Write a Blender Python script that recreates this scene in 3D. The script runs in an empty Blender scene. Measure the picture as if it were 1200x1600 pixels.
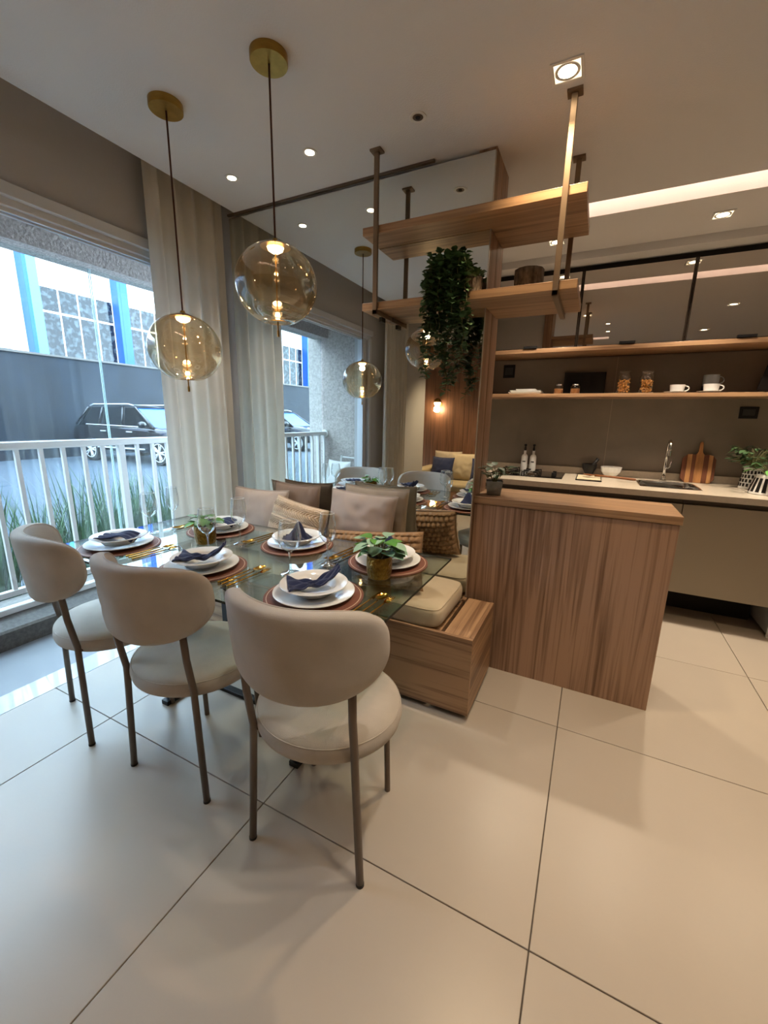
import bpy, bmesh, math, random
from mathutils import Vector, Matrix, noise
C = bpy.context.scene
PI = math.pi
random.seed(7)
# ---------------------------------------------------------------- camera
cam = bpy.data.objects.new('camera', bpy.data.cameras.new('camera'))
C.collection.objects.link(cam); C.camera = cam
cam.data.sensor_fit = 'HORIZONTAL'; cam.data.sensor_width = 36.0
cam.data.lens = 642.41 / 1200 * 36.0
cam.data.clip_start = 0.02; cam.data.clip_end = 300
cam.matrix_world = (Matrix.Translation((0, 0, 1.34)) @ Matrix.Rotation(.462194541, 4, 'Z')
                    @ Matrix.Rotation(1.34670825, 4, 'X') @ Matrix.Rotation(.0204386954, 4, 'Z'))
# ---------------------------------------------------------------- world, sun, exposure
w = bpy.data.worlds.new('world'); C.world = w; w.use_nodes = True
bg = w.node_tree.nodes['Background']
bg.inputs[0].default_value = (.60, .80, 1.0, 1); bg.inputs[1].default_value = 11.5
def light(name, kind, loc, energy, color, rot=(0, 0, 0), **k):
    d = bpy.data.lights.new(name, kind); d.energy = energy; d.color = color
    for a, v in k.items(): setattr(d, a, v)
    o = bpy.data.objects.new(name, d); C.collection.objects.link(o); o.location = loc; o.rotation_euler = rot
    return o
light('sun', 'SUN', (8, -4, 15), 6.0, (1, .97, .9), (0, math.radians(50), math.radians(-12)), angle=.01)
C.view_settings.view_transform = 'Standard'; C.view_settings.look = 'None'
C.view_settings.gamma = 1; C.view_settings.use_curve_mapping = False
C.view_settings.exposure = 0.38
WARM = (1.0, .73, .43); SPOT_W = 4.8; ROUND_W = 2.5
# ---------------------------------------------------------------- helpers
def S(h):
    r = [int(h[i:i+2], 16) / 255 for i in (0, 2, 4)]
    return tuple((c / 12.92 if c <= .04045 else ((c + .055) / 1.055) ** 2.4) for c in r) + (1,)
def nodes(name):
    m = bpy.data.materials.new(name); m.use_nodes = True
    n = m.node_tree; b = n.nodes['Principled BSDF']
    return m, n, b
def mat(name, col, rough=.5, metal=0, noise_s=0, noise_a=.15, bump=0, bump_s=200, stretch=None, **k):
    m, n, b = nodes(name)
    b.inputs['Base Color'].default_value = S(col); b.inputs['Roughness'].default_value = rough; b.inputs['Metallic'].default_value = metal
    for a, v in k.items(): b.inputs[a.replace('_', ' ')].default_value = v
    tc = n.nodes.new('ShaderNodeTexCoord'); mp = n.nodes.new('ShaderNodeMapping')
    n.links.new(tc.outputs['Object'], mp.inputs[0])
    if stretch: mp.inputs['Scale'].default_value = stretch
    if noise_s:
        t = n.nodes.new('ShaderNodeTexNoise'); t.inputs['Scale'].default_value = noise_s; t.inputs['Detail'].default_value = 6
        n.links.new(mp.outputs[0], t.inputs['Vector'])
        r = n.nodes.new('ShaderNodeMapRange'); r.inputs['From Min'].default_value = .3; r.inputs['From Max'].default_value = .7
        r.inputs['To Min'].default_value = 1 - noise_a; r.inputs['To Max'].default_value = 1 + noise_a
        n.links.new(t.outputs[0], r.inputs[0])
        x = n.nodes.new('ShaderNodeVectorMath'); x.operation = 'SCALE'; x.inputs[0].default_value = S(col)[:3]
        n.links.new(r.outputs[0], x.inputs['Scale']); n.links.new(x.outputs[0], b.inputs['Base Color'])
    if bump:
        t2 = n.nodes.new('ShaderNodeTexNoise'); t2.inputs['Scale'].default_value = bump_s; t2.inputs['Detail'].default_value = 3
        n.links.new(mp.outputs[0], t2.inputs['Vector'])
        bm = n.nodes.new('ShaderNodeBump'); bm.inputs['Strength'].default_value = bump; bm.inputs['Distance'].default_value = .01
        n.links.new(t2.outputs[0], bm.inputs['Height']); n.links.new(bm.outputs[0], b.inputs['Normal'])
    return m
def wood(name, c1, c2, axis, rough=.42, freq=44):
    """oak veneer, grain running along axis"""
    m, n, b = nodes(name)
    tc = n.nodes.new('ShaderNodeTexCoord'); mp = n.nodes.new('ShaderNodeMapping')
    s = [freq, freq, freq]; s['xyz'.index(axis)] = 1.1
    mp.inputs['Scale'].default_value = s
    n.links.new(tc.outputs['Object'], mp.inputs[0])
    t = n.nodes.new('ShaderNodeTexNoise'); t.inputs['Scale'].default_value = 1.0; t.inputs['Detail'].default_value = 8; t.inputs['Distortion'].default_value = 1.2
    n.links.new(mp.outputs[0], t.inputs['Vector'])
    mp2 = n.nodes.new('ShaderNodeMapping'); s2 = [6, 6, 6]; s2['xyz'.index(axis)] = .5; mp2.inputs['Scale'].default_value = s2
    n.links.new(tc.outputs['Object'], mp2.inputs[0])
    t2 = n.nodes.new('ShaderNodeTexNoise'); t2.inputs['Scale'].default_value = 1.0; t2.inputs['Detail'].default_value = 3; t2.inputs['Distortion'].default_value = .8
    n.links.new(mp2.outputs[0], t2.inputs['Vector'])
    mx = n.nodes.new('ShaderNodeMath'); mx.operation = 'ADD'
    h = n.nodes.new('ShaderNodeMath'); h.operation = 'MULTIPLY'; h.inputs[1].default_value = .8
    n.links.new(t2.outputs[0], h.inputs[0]); n.links.new(t.outputs[0], mx.inputs[0]); n.links.new(h.outputs[0], mx.inputs[1])
    cr = n.nodes.new('ShaderNodeValToRGB'); cr.color_ramp.elements[0].position = .68; cr.color_ramp.elements[1].position = 1.08
    cr.color_ramp.elements[0].color = S(c1); cr.color_ramp.elements[1].color = S(c2)
    n.links.new(mx.outputs[0], cr.inputs[0]); n.links.new(cr.outputs[0], b.inputs['Base Color'])
    bm = n.nodes.new('ShaderNodeBump'); bm.inputs['Strength'].default_value = .12; bm.inputs['Distance'].default_value = .004
    n.links.new(t.outputs[0], bm.inputs['Height']); n.links.new(bm.outputs[0], b.inputs['Normal'])
    b.inputs['Roughness'].default_value = rough
    return m
def thin_glass(name, tint, refl=.06, edge=.6, power=3.0, rough=0.0, gcol=(1, 1, 1, 1)):
    """clear pane or thin shell: tinted see-through with a mirror-like sheen that grows at grazing angles"""
    m = bpy.data.materials.new(name); m.use_nodes = True; n = m.node_tree; n.nodes.clear()
    o = n.nodes.new('ShaderNodeOutputMaterial'); mix = n.nodes.new('ShaderNodeMixShader')
    t = n.nodes.new('ShaderNodeBsdfTransparent'); g = n.nodes.new('ShaderNodeBsdfGlossy')
    t.inputs[0].default_value = tint; g.inputs['Roughness'].default_value = rough; g.inputs[0].default_value = gcol
    lw = n.nodes.new('ShaderNodeLayerWeight'); lw.inputs[0].default_value = .5
    p = n.nodes.new('ShaderNodeMath'); p.operation = 'POWER'; p.inputs[1].default_value = power
    q = n.nodes.new('ShaderNodeMath'); q.operation = 'MULTIPLY_ADD'; q.inputs[1].default_value = edge; q.inputs[2].default_value = refl; q.use_clamp = True
    n.links.new(lw.outputs['Facing'], p.inputs[0]); n.links.new(p.outputs[0], q.inputs[0])
    n.links.new(q.outputs[0], mix.inputs[0]); n.links.new(t.outputs[0], mix.inputs[1]); n.links.new(g.outputs[0], mix.inputs[2])
    n.links.new(mix.outputs[0], o.inputs[0])
    return m
def emit(name, col, s):
    m, n, b = nodes(name)
    b.inputs['Base Color'].default_value = (.8, .8, .8, 1); b.inputs['Emission Color'].default_value = col; b.inputs['Emission Strength'].default_value = s
    return m
def cloth(name, col, trans=.0, bump=.25, s=450, na=.06):
    m = mat(name, col, .9, noise_s=8, noise_a=na, bump=bump, bump_s=s)
    m.node_tree.nodes['Principled BSDF'].inputs['Sheen Weight'].default_value = .15
    if trans:
        n = m.node_tree; o = n.nodes['Material Output']; b = n.nodes['Principled BSDF']
        tr = n.nodes.new('ShaderNodeBsdfTranslucent'); tr.inputs[0].default_value = S(col)
        mx = n.nodes.new('ShaderNodeMixShader'); mx.inputs[0].default_value = trans
        n.links.new(b.outputs[0], mx.inputs[1]); n.links.new(tr.outputs[0], mx.inputs[2]); n.links.new(mx.outputs[0], o.inputs[0])
    return m
class MB:
    def __init__(s): s.v = []; s.f = []
    def add(s, v, f):
        k = len(s.v); s.v += [tuple(p) for p in v]; s.f += [tuple(i + k for i in q) for q in f]; return s
    def box(s, x0, x1, y0, y1, z0, z1):
        return s.add([(x, y, z) for z in (z0, z1) for y in (y0, y1) for x in (x0, x1)],
                     [(0, 2, 3, 1), (4, 5, 7, 6), (0, 1, 5, 4), (2, 6, 7, 3), (0, 4, 6, 2), (1, 3, 7, 5)])
    def cyl(s, x, y, z0, z1, r, n=24, r2=None):
        return s.lathe([(0, z0), (r, z0), (r if r2 is None else r2, z1), (0, z1)], n, (x, y, 0))
    def lathe(s, prof, n=32, c=(0, 0, 0), closed=False):
        v = []; f = []; idx = []
        for r, z in prof:
            if r < 1e-6: idx.append([len(v)] * n); v.append((c[0], c[1], c[2] + z))
            else:
                idx.append([len(v) + i for i in range(n)])
                v += [(c[0] + r * math.cos(2 * PI * i / n), c[1] + r * math.sin(2 * PI * i / n), c[2] + z) for i in range(n)]
        ps = list(range(len(prof) - 1))
        for a in ps:
            A, B = idx[a], idx[a + 1]
            for i in range(n):
                j = (i + 1) % n
                q = [A[i], A[j], B[j], B[i]]
                q = [x for t, x in enumerate(q) if x not in q[:t]]
                if len(q) > 2: f.append(tuple(q))
        return s.add(v, f)
    def tube(s, pts, r, n=10, cap=True, sx=1.0):
        pts = [Vector(p) for p in pts]; rs = r if isinstance(r, (list, tuple)) else [r] * len(pts)
        v = []; f = []; up = None
        for i, p in enumerate(pts):
            t = (pts[min(i + 1, len(pts) - 1)] - pts[max(i - 1, 0)]).normalized()
            if up is None: up = Vector((0, 0, 1)) if abs(t.z) < .9 else Vector((1, 0, 0))
            a = t.cross(up)
            if a.length < 1e-4: a = t.cross(Vector((0, 1, 0)))
            a.normalize(); b = a.cross(t).normalized(); up = b
            for k in range(n):
                th = 2 * PI * k / n
                v.append(p + a * (rs[i] * math.cos(th) * sx) + b * (rs[i] * math.sin(th)))
        for i in range(len(pts) - 1):
            for k in range(n):
                l = (k + 1) % n; f.append((i * n + k, i * n + l, (i + 1) * n + l, (i + 1) * n + k))
        if cap: f.append(tuple(range(n - 1, -1, -1))); f.append(tuple((len(pts) - 1) * n + k for k in range(n)))
        return s.add(v, f)
    def grid(s, nu, nv, fn, wrap_u=False):
        k = nu if wrap_u else nu + 1
        v = [fn(i / nu, j / nv) for j in range(nv + 1) for i in range(k)]
        f = [(j * k + i, j * k + (i + 1) % k, (j + 1) * k + (i + 1) % k, (j + 1) * k + i) for j in range(nv) for i in range(nu)]
        return s.add(v, f)
    def prism(s, poly, z0, z1, ax='z'):
        n = len(poly)
        def P(a, b, h): return {'z': (a, b, h), 'y': (a, h, b), 'x': (h, a, b)}[ax]
        v = [P(a, b, z0) for a, b in poly] + [P(a, b, z1) for a, b in poly]
        return s.add(v, [tuple(range(n - 1, -1, -1)), tuple(range(n, 2 * n))] + [(i, (i + 1) % n, n + (i + 1) % n, n + i) for i in range(n)])
    def xf(s, M, start=0):
        s.v[start:] = [tuple(M @ Vector(p)) for p in s.v[start:]]; return s
    def mesh(s, name, m, smooth=False):
        me = bpy.data.meshes.new(name); me.from_pydata(s.v, [], s.f); me.validate()
        b = bmesh.new(); b.from_mesh(me); bmesh.ops.recalc_face_normals(b, faces=b.faces); b.to_mesh(me); b.free()
        if m: me.materials.append(m)
        if smooth: me.polygons.foreach_set('use_smooth', [True] * len(me.polygons))
        return me
    def build(s, name, m, parent=None, smooth=False, bevel=0, loc=None, auto=False, seg=2):
        o = bpy.data.objects.new(name, s.mesh(name, m, smooth or auto)); C.collection.objects.link(o)
        if parent: o.parent = parent
        if loc: o.location = loc
        if bevel:
            b = o.modifiers.new('bevel', 'BEVEL'); b.width = bevel; b.segments = seg; b.limit_method = 'ANGLE'; b.angle_limit = math.radians(40)
        if auto:
            o.data.set_sharp_from_angle(angle=math.radians(38))
        return o
def tag(o, label=None, cat=None, group=None, kind=None):
    if label: o['label'] = label
    if cat: o['category'] = cat
    if group: o['group'] = group
    if kind: o['kind'] = kind
    return o
def thing(name, label, cat, loc=(0, 0, 0), rz=0, group=None):
    o = bpy.data.objects.new(name, None); C.collection.objects.link(o); o.empty_display_size = .05
    o.location = loc; o.rotation_euler.z = rz
    return tag(o, label, cat, group)
KIDS = {}
def kids(o): return [c for c in bpy.data.objects if c.parent == o]
def dup(o, label=None, loc=None, rz=None, parent=None, scale=None):
    c = o.copy(); C.collection.objects.link(c)
    if parent: c.parent = parent
    if label: c['label'] = label
    if loc: c.location = loc
    if rz is not None: c.rotation_euler.z = rz
    if scale: c.scale = (scale,) * 3
    for ch in kids(o): dup(ch, parent=c)
    return c
def struct(o): return tag(o, kind='structure')
def wallbox(name, b, m, **k): return struct(MB().box(*b).build(name, m, **k))
# ---------------------------------------------------------------- materials
M_ceil = mat('ceiling_paint', 'D6D5D6', .9, bump=.12, bump_s=160)
M_wall = mat('greige_paint', 'B6B4B3', .9, bump=.05, bump_s=120)
M_wallw = mat('white_wall_paint', 'C4C2BC', .9)
M_tile = mat('porcelain_tile', 'A89F94', .33, noise_s=1.4, noise_a=.05, bump=.02, bump_s=90)
M_grout = mat('grout', '6A6056', .9)
M_oak_v = wood('oak_vertical', '6B4F3B', 'A3826A', 'z')
M_oak_x = wood('oak_horizontal', '6E503A', 'A68463', 'x')
M_oak_y = wood('oak_depthwise', '6E503A', 'A68463', 'y')
M_walnut = wood('dark_wood_panel', '4A3022', '7A5640', 'z', freq=40)
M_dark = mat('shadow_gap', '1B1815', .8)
M_mirror = mat('mirror_silver', 'E2E6E4', .0, 1.0)
M_edge = mat('mirror_edge', 'C9C6BF', .3, .8)
M_white = mat('white_lacquer_metal', 'DAD9D6', .35)
M_alu = mat('white_aluminium', 'C9CBCE', .35, .2)
M_brass = mat('brushed_brass', 'A98542', .32, 1.0, noise_s=40, noise_a=.12, stretch=(1, 1, 12))
M_gold = mat('polished_gold', 'D9A94E', .15, 1.0)
M_hammer = mat('hammered_brass', '8F6E33', .3, 1.0, noise_s=60, noise_a=.35, bump=.8, bump_s=110)
M_cord = mat('cord_bronze', '4A2A1C', .5, .4)
M_taupe = mat('taupe_metal', '6E6258', .42, .55)
M_rod = mat('champagne_metal', '83715F', .38, .7)
M_black = mat('black_metal', '121214', .45, .3)
M_chrome = mat('chrome', 'D0D0D0', .08, 1.0)
M_linen = cloth('chair_linen', 'C4BAAE', s=900, bump=.5, na=.10)
M_linen_l = cloth('bench_linen', 'B9AA90')
M_pink = cloth('rose_beige_cotton', 'B8A99D')
M_beige = cloth('beige_cotton', 'AA9C8A')
M_knit = cloth('cream_knit', 'CDB79C', bump=.5, s=250)
M_weave = cloth('caramel_chunky_weave', '9A7A58', bump=.5, s=250)
M_navy = cloth('navy_linen', '1F2A50', bump=.3)
M_curtain = cloth('curtain_linen', 'DCD5C7', trans=.35, bump=.15)
M_leather = mat('brown_leather', '6E3F2E', .55, bump=.3, bump_s=300, noise_s=15, noise_a=.1)
M_stitch = mat('pale_stitching', 'BFA893', .7)
M_china = mat('white_china', 'E4E5E4', .12)
M_leaf = mat('eucalyptus_leaf', '8DB298', .55, noise_s=14, noise_a=.25)
M_leaf2 = mat('green_leaf', '4E8A35', .5, noise_s=14, noise_a=.25)
M_leafd = mat('dark_green_leaf', '3C5A38', .5, noise_s=20, noise_a=.3)
M_stem = mat('stem', '5A5A34', .7)
M_bark = mat('bark', '5E544A', .9, noise_s=22, noise_a=.7, bump=1, bump_s=40, stretch=(2.5, 2.5, 1))
M_glass = thin_glass('clear_window_glass', (.93, .97, .97, 1), .05, .5, 4)
M_tglass = thin_glass('tabletop_glass', (.80, .87, .84, 1), .07, .75, 3)
M_tedge = mat('tabletop_glass_edge', '1F2E2A', .15)
M_wine = thin_glass('wine_glass', (.95, .97, .97, 1), .10, .9, 1.9)
M_amber = thin_glass('amber_globe_glass', (.88, .77, .60, 1), .11, .65, 2.0, gcol=(1, .95, .85, 1))
M_smoke = thin_glass('smoked_cabinet_glass', (.10, .09, .08, 1), .58, .4, 2.5, gcol=(1, .93, .85, 1))
M_winestem = thin_glass('wine_glass_stem', (.9, .93, .93, 1), .22, .7, 1.5)
M_jar = thin_glass('jar_glass', (.9, .9, .88, 1), .06, .6, 2.6)
M_taupe_lac = mat('taupe_lacquer', '958B7B', .38)
M_quartz = mat('pale_quartz', 'BDB3A4', .22, noise_s=60, noise_a=.05)
M_slate = mat('grey_porcelain_slab', '7C7368', .5, noise_s=3, noise_a=.14)
M_led = emit('warm_led', (1, .74, .46, 1), 7)
M_ledstrip = emit('led_strip', (1, .68, .50, 1), 11)
M_ledface = emit('downlight_face', (1, .80, .52, 1), 14)
M_glow = emit('downlight_recess_glow', (1, .80, .52, 1), 1.6)
M_render = mat('textured_render', 'AEA59F', .95, noise_s=45, noise_a=.22, bump=1, bump_s=60)
M_granite = mat('grey_granite', '5F5A55', .5, noise_s=60, noise_a=.3)
M_marble = mat('polished_threshold', 'C9CDD2', .06, noise_s=4, noise_a=.08)

# ================================================================ STRUCTURE
# ceiling with cove slots and curtain pocket
CB = MB()
X0, X1, YB, YK = -2.045, 3.0, -2.5, 3.95
def strip(x0, x1, y0, y1): CB.box(x0, x1, y0, y1, 2.5, 2.62)
strip(X0, X1, YB, .22); strip(X0, -1.3, .22, .38); strip(.02, X1, .22, .38)
strip(X0, X1, .38, 2.767); strip(-1.2, -.62, 2.767, 2.945); strip(-1.2, X1, 2.945, YK + .1)
CB.box(-2.7, X1, YB - .1, YK + .1, 2.66, 2.72)
CB.box(-2.65, X0, YB - .1, -1.65, 2.5, 2.62)
struct(CB.build('ceiling', M_ceil))
for n_, (a, b, c, d) in enumerate([(-.62, X1, 2.767, 2.945), (-1.3, .02, .22, .38)]):
    t = thing('cove_light', ['warm light cove slot in the ceiling above the kitchen', 'short warm light cove slot in the ceiling behind the camera'][n_], 'light', ((a + b) / 2, (c + d) / 2, 2.6), group='ceiling cove lights')
    x = (b - a) / 2; y = (d - c) / 2
    MB().box(-x, x, -y - .03, y + .03, .055, .06).build('cove_lid', M_ceil, t)
    MB().box(-x + .02, x - .02, -y + .004, -y + .016, .028, .048).build('led_strip', M_ledstrip, t)
    MB().box(-x + .02, x - .02, y - .016, y - .004, .028, .048).build('led_strip', M_ledstrip, t)
# floor slab + tiles
fl = wallbox('floor', (-2.245, 3.0, -2.6, 3.95, -.12, -.012), M_grout)
T = .9; gx0, gy0 = .005, .885; tiles = {}
i0 = -4
def clipseg(a, b, lo, hi): return max(a, lo), min(b, hi)
for ix in range(-3, 4):
    for iy in range(-4, 4):
        xa, xb = clipseg(gx0 + ix * T, gx0 + (ix + 1) * T, -2.245, 3.0)
        ya, yb = clipseg(gy0 + iy * T, gy0 + (iy + 1) * T, -2.5, 3.95)
        if xb - xa < .02 or yb - ya < .02: continue
        k = (round(xb - xa, 3), round(yb - ya, 3))
        if k not in tiles:
            tiles[k] = MB().box(.0017, k[0] - .0017, .0017, k[1] - .0017, -.012, 0).mesh('tile', M_tile)
        o = bpy.data.objects.new('tile', tiles[k]); C.collection.objects.link(o); o.parent = fl; o.location = (xa, ya, 0)
        if len(o.modifiers) == 0:
            bv = o.modifiers.new('bevel', 'BEVEL'); bv.width = .0012; bv.segments = 1
# walls
wl = MB()
wl.box(-2.45, -2.25, -1.65, 0.0, -.1, 2.66); wl.box(-2.45, -2.25, 0, 2.0, 2.23, 2.66); wl.box(-2.45, -2.25, 2.0, 2.1, -.1, 2.66)
struct(wl.build('wall_left', M_wall))
wallbox('wall_living_left', (-2.75, -2.65, -2.5, -1.65, 0, 2.66), M_wallw)
struct(MB().box(-2.65, -2.45, -1.75, -1.65, 0, 2.66).build('wall_return', M_wallw))
wallbox('wall_mirror', (-2.45, -.60, 2.10, 2.30, -.1, 2.66), M_wall)
wallbox('wall_kitchen', (-1.3, 3.0, 3.97, 4.1, -.1, 2.66), M_slate)
wallbox('wall_kitchen_left', (-1.4, -1.2, 2.30, 3.97, -.1, 2.66), M_wallw)
wallbox('wall_right', (3.0, 3.1, -2.6, 4.1, -.1, 2.66), M_wallw)
wallbox('wall_rear', (-2.75, 3.1, -2.66, -2.54, -.1, 2.66), M_wallw)
struct(MB().box(-2.25, -2.235, -1.65, 0, 0, .07).build('baseboard_left', M_white))
# porcelain splashback slabs (children of the kitchen wall)
wk = bpy.data.objects['wall_kitchen']
for a, b in ((-1.2, .098), (.101, 1.30), (1.303, 3.0)):
    MB().box(a, b, 3.95, 3.969, .9, 1.86).build('slab', M_slate, wk)
MB().box(.0975, .1015, 3.9485, 3.9495, .9, 1.86).build('joint', mat('pale_joint', '9A8F80', .8), wk)
# kitchen ceiling drop
wallbox('trim_1', (-1.2, 3.0, 3.47, 3.95, 2.452, 2.5), M_ceil)
# dark picture-rail shadow gap over the mirror
wallbox('trim_2', (-2.10, -.80, 2.045, 2.06, 2.490, 2.5), M_taupe)
# ---- sliding window
wf = bpy.data.objects.new('window_1', None); C.collection.objects.link(wf); struct(wf); wf.location = (-2.35, 1, 0)
def wpart(name, b, m=M_alu): MB().box(*b).build(name, m, wf, bevel=.003)
wpart('head_rail', (.06, .13, -1, 1, 2.185, 2.235)); wpart('head_rail', (.0, .10, -1, 1, 2.155, 2.19)); wpart('track', (.025, .04, -1, 1, 2.138, 2.16)); wpart('track', (.065, .08, -1, 1, 2.138, 2.16))
wpart('jamb', (-.04, .11, -1.0, -.955, 0, 2.16)); wpart('jamb', (-.04, .11, .955, 1.0, 0, 2.16))
wpart('sash_stile', (.0, .035, -.955, -.90, .02, 2.14)); wpart('sash_stile', (.045, .08, -.94, -.87, .02, 2.14))
MB().box(-.045, .105, -1, 1, -.05, .001).build('threshold', M_marble, wf)
# ---- balcony
bf = wallbox('floor_balcony', (-2.86, -2.396, -.5, 4.2, -.12, -.012), M_grout)
M_btile = mat('balcony_tile', '83888E', .4, noise_s=2, noise_a=.06)
for k in range(8):
    MB().box(-2.86, -2.398, 0, .597, -.012, -.002).build('tile', M_btile, bf, loc=(0, -.5 + .6 * k, 0))
struct(MB().prism([(-2.86, -.02), (-2.86, .10), (-2.875, .112), (-3.17, .165), (-3.22, .165), (-3.22, -.12), (-2.9, -.12)], -.5, 4.2, 'y').build('kerb', M_granite))
wallbox('balcony_end_wall', (-3.3, -2.45, -.5, -.30, -.12, 2.6), M_render)
wallbox('balcony_far_wall', (-3.3, -2.45, 4.2, 4.4, -.12, 2.6), M_render)
wallbox('balcony_soffit', (-3.3, -2.45, -.5, 4.4, 2.56, 2.66), M_render)
wallbox('balcony_beam', (-3.2, -3.0, -.3, 4.2, 2.262, 2.56), M_render)
wallbox('balcony_inner_lintel', (-2.60, -2.45, -.3, 4.2, 2.30, 2.56), M_render)
wallbox('added_shade_storeys', (-3.3, 6, -9, 12, 2.75, 13.5), M_wallw)  # unseen block added, height chosen so its shadow covers the boundary wall
wallbox('wall_outer_return', (-3.3, -2.6, -9, -.5, -.2, 2.75), M_render)
wallbox('wall_outer_far', (-3.3, -2.6, 4.4, 12, -.2, 2.75), M_render)
# railing
rl = thing('railing', 'white painted metal balcony railing with square upright bars outside the window', 'railing', (-3.05, 1.9, .14))
MB().box(-.025, .03, -2.2, 2.3, .975, 1.022).build('handrail', M_white, rl, bevel=.012, seg=3)
MB().box(-.02, .02, -2.2, 2.3, .10, .135).build('bottom_rail', M_white, rl, bevel=.003)
MB().box(-.03, .03, -2.2, 2.3, .0, .035).build('base_channel', M_white, rl, bevel=.003)
MB().add([], []).tube([(0, -2.2, 1.0), (0, -2.17, 1.0)], .045, 20).build('wall_flange', M_white, rl, auto=True)
bar = MB().box(-.011, .011, -.011, .011, .135, .976).mesh('baluster', M_white)
post = MB().box(-.02, .02, -.02, .02, .03, .976).mesh('post', M_white)
y = 1.825 - 1.9 - .1225 * 17; k = 0
while y < 2.28:
    p_ = (k - 17) % 8 == 0
    o = bpy.data.objects.new('post' if p_ else 'baluster', post if p_ else bar); C.collection.objects.link(o); o.parent = rl; o.location = (0, y, 0)
    y += .1225; k += 1
# frameless balcony glazing above the rail
for k, (a, b) in enumerate([(-.28, 1.786), (1.794, 3.0)]):
    gp = thing('glass_pane', ['frameless balcony glass sheet left of the thin vertical joint', 'frameless balcony glass sheet right of the thin vertical joint'][k], 'glass', (-3.10, (a + b) / 2, .17))
    h = (b - a) / 2
    MB().box(-.004, .004, -h, h, 0, 2.09).build('pane', M_glass, gp)
    MB().box(-.005, .005, h - .0025 if k == 0 else -h, h if k == 0 else -h + .0025, 0, 2.09).build('polished_edge', mat('glass_edge', 'BFD6D8', .2), gp)
# ================================================================ OUTSIDE
M_ground = mat('car_park_gravel', '333F4B', .9, noise_s=9, noise_a=.28, bump=1, bump_s=22)
struct(MB().box(-40, -3.3, -40, 45, -.3, -.1).build('ground', M_ground))
M_bwall = mat('dark_blue_grey_wall', '1E2630', .8, noise_s=1.2, noise_a=.25)
wb = thing('boundary_wall', 'tall dark blue grey boundary wall behind the parked cars', 'wall', (-15.4, 5, -.1))
MB().box(-.1, .1, -38, 38, 0, 3.1).build('wall_face', M_bwall, wb)
MB().box(-.14, .14, -38, 38, 3.1, 3.16).build('coping', M_granite, wb)
M_fac = mat('white_facade', 'E2E6E8', .8, noise_s=1, noise_a=.05)
M_blue = mat('blue_pilaster_paint', '0A4FB0', .5)
M_blue2 = mat('light_blue_paint', '4FA8D8', .5)
def pane_mat():
    m, n, b = nodes('pane_painted_reflection'); b.inputs['Roughness'].default_value = .08
    tc = n.nodes.new('ShaderNodeTexCoord'); t = n.nodes.new('ShaderNodeTexNoise'); t.inputs['Scale'].default_value = 6; t.inputs['Detail'].default_value = 8
    n.links.new(tc.outputs['Object'], t.inputs['Vector'])
    cr = n.nodes.new('ShaderNodeValToRGB'); cr.color_ramp.elements[0].position = .48; cr.color_ramp.elements[1].position = .66
    cr.color_ramp.elements[0].color = S('0C1118'); cr.color_ramp.elements[1].color = S('3E4A50')  # dark mottling painted in for trees mirrored in the panes
    n.links.new(t.outputs[0], cr.inputs[0]); n.links.new(cr.outputs[0], b.inputs['Base Color']); return m
M_pane = pane_mat()
bl = thing('industrial_building', 'white building with blue pilasters and gridded windows beyond the wall', 'building', (-18.6, 5, -.1))
MB().box(-1, .0, -42, 34, 0, 12).build('facade', M_fac, bl)
for k in range(-12, 9):
    y = 11.5 + 3.2 * k - 5
    if y < -41 or y > 32: continue
    MB().box(0, .45, y, y + .42, 0, 12).build('pilaster', M_blue, bl, bevel=.01)
    MB().box(0.451, .456, y + .12, y + .42, 0, 12).build('pilaster_face', M_blue2 if k in (-1,) else M_blue, bl)
    if k == -2:
        for (ya, yb, za, zb) in ((y + 1.0, y + 2.3, 4.6, 6.0), (y + 1.7, y + 2.7, 3.55, 4.1)):
            f_ = MB().box(0, .06, ya, yb, za, zb).build('window_frame', M_white, bl)
            for q in range(3):
                h = (zb - za) / 3
                MB().box(.06, .075, ya + .05, yb - .05, za + q * h + .03, za + (q + 1) * h - .03).build('louvre_pane', M_blue2 if q == 5 else M_fac, f_)
        continue
    f_ = MB().box(0, .05, y + .48, y + 3.15, 3.2, 5.95).build('window_frame', M_white, bl)
    for c in range(4):
        for r, (za, zb) in enumerate(((3.28, 5.0), (5.08, 5.87))):
            a = y + .52 + c * .66
            MB().box(.05, .06, a + .03, a + .63, za, zb).build('pane', M_pane, f_)
M_car = mat('black_car_paint', '17181C', .12, .4, Coat_Weight=.6)
M_carg = mat('car_window_glass', '0C1014', .05, 0, Specular_IOR_Level=.8)
M_cwind = mat('windscreen_glass', '0E4A9A', .25, 0, Specular_IOR_Level=.3)
M_tyre = mat('tyre', '141414', .85)
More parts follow.
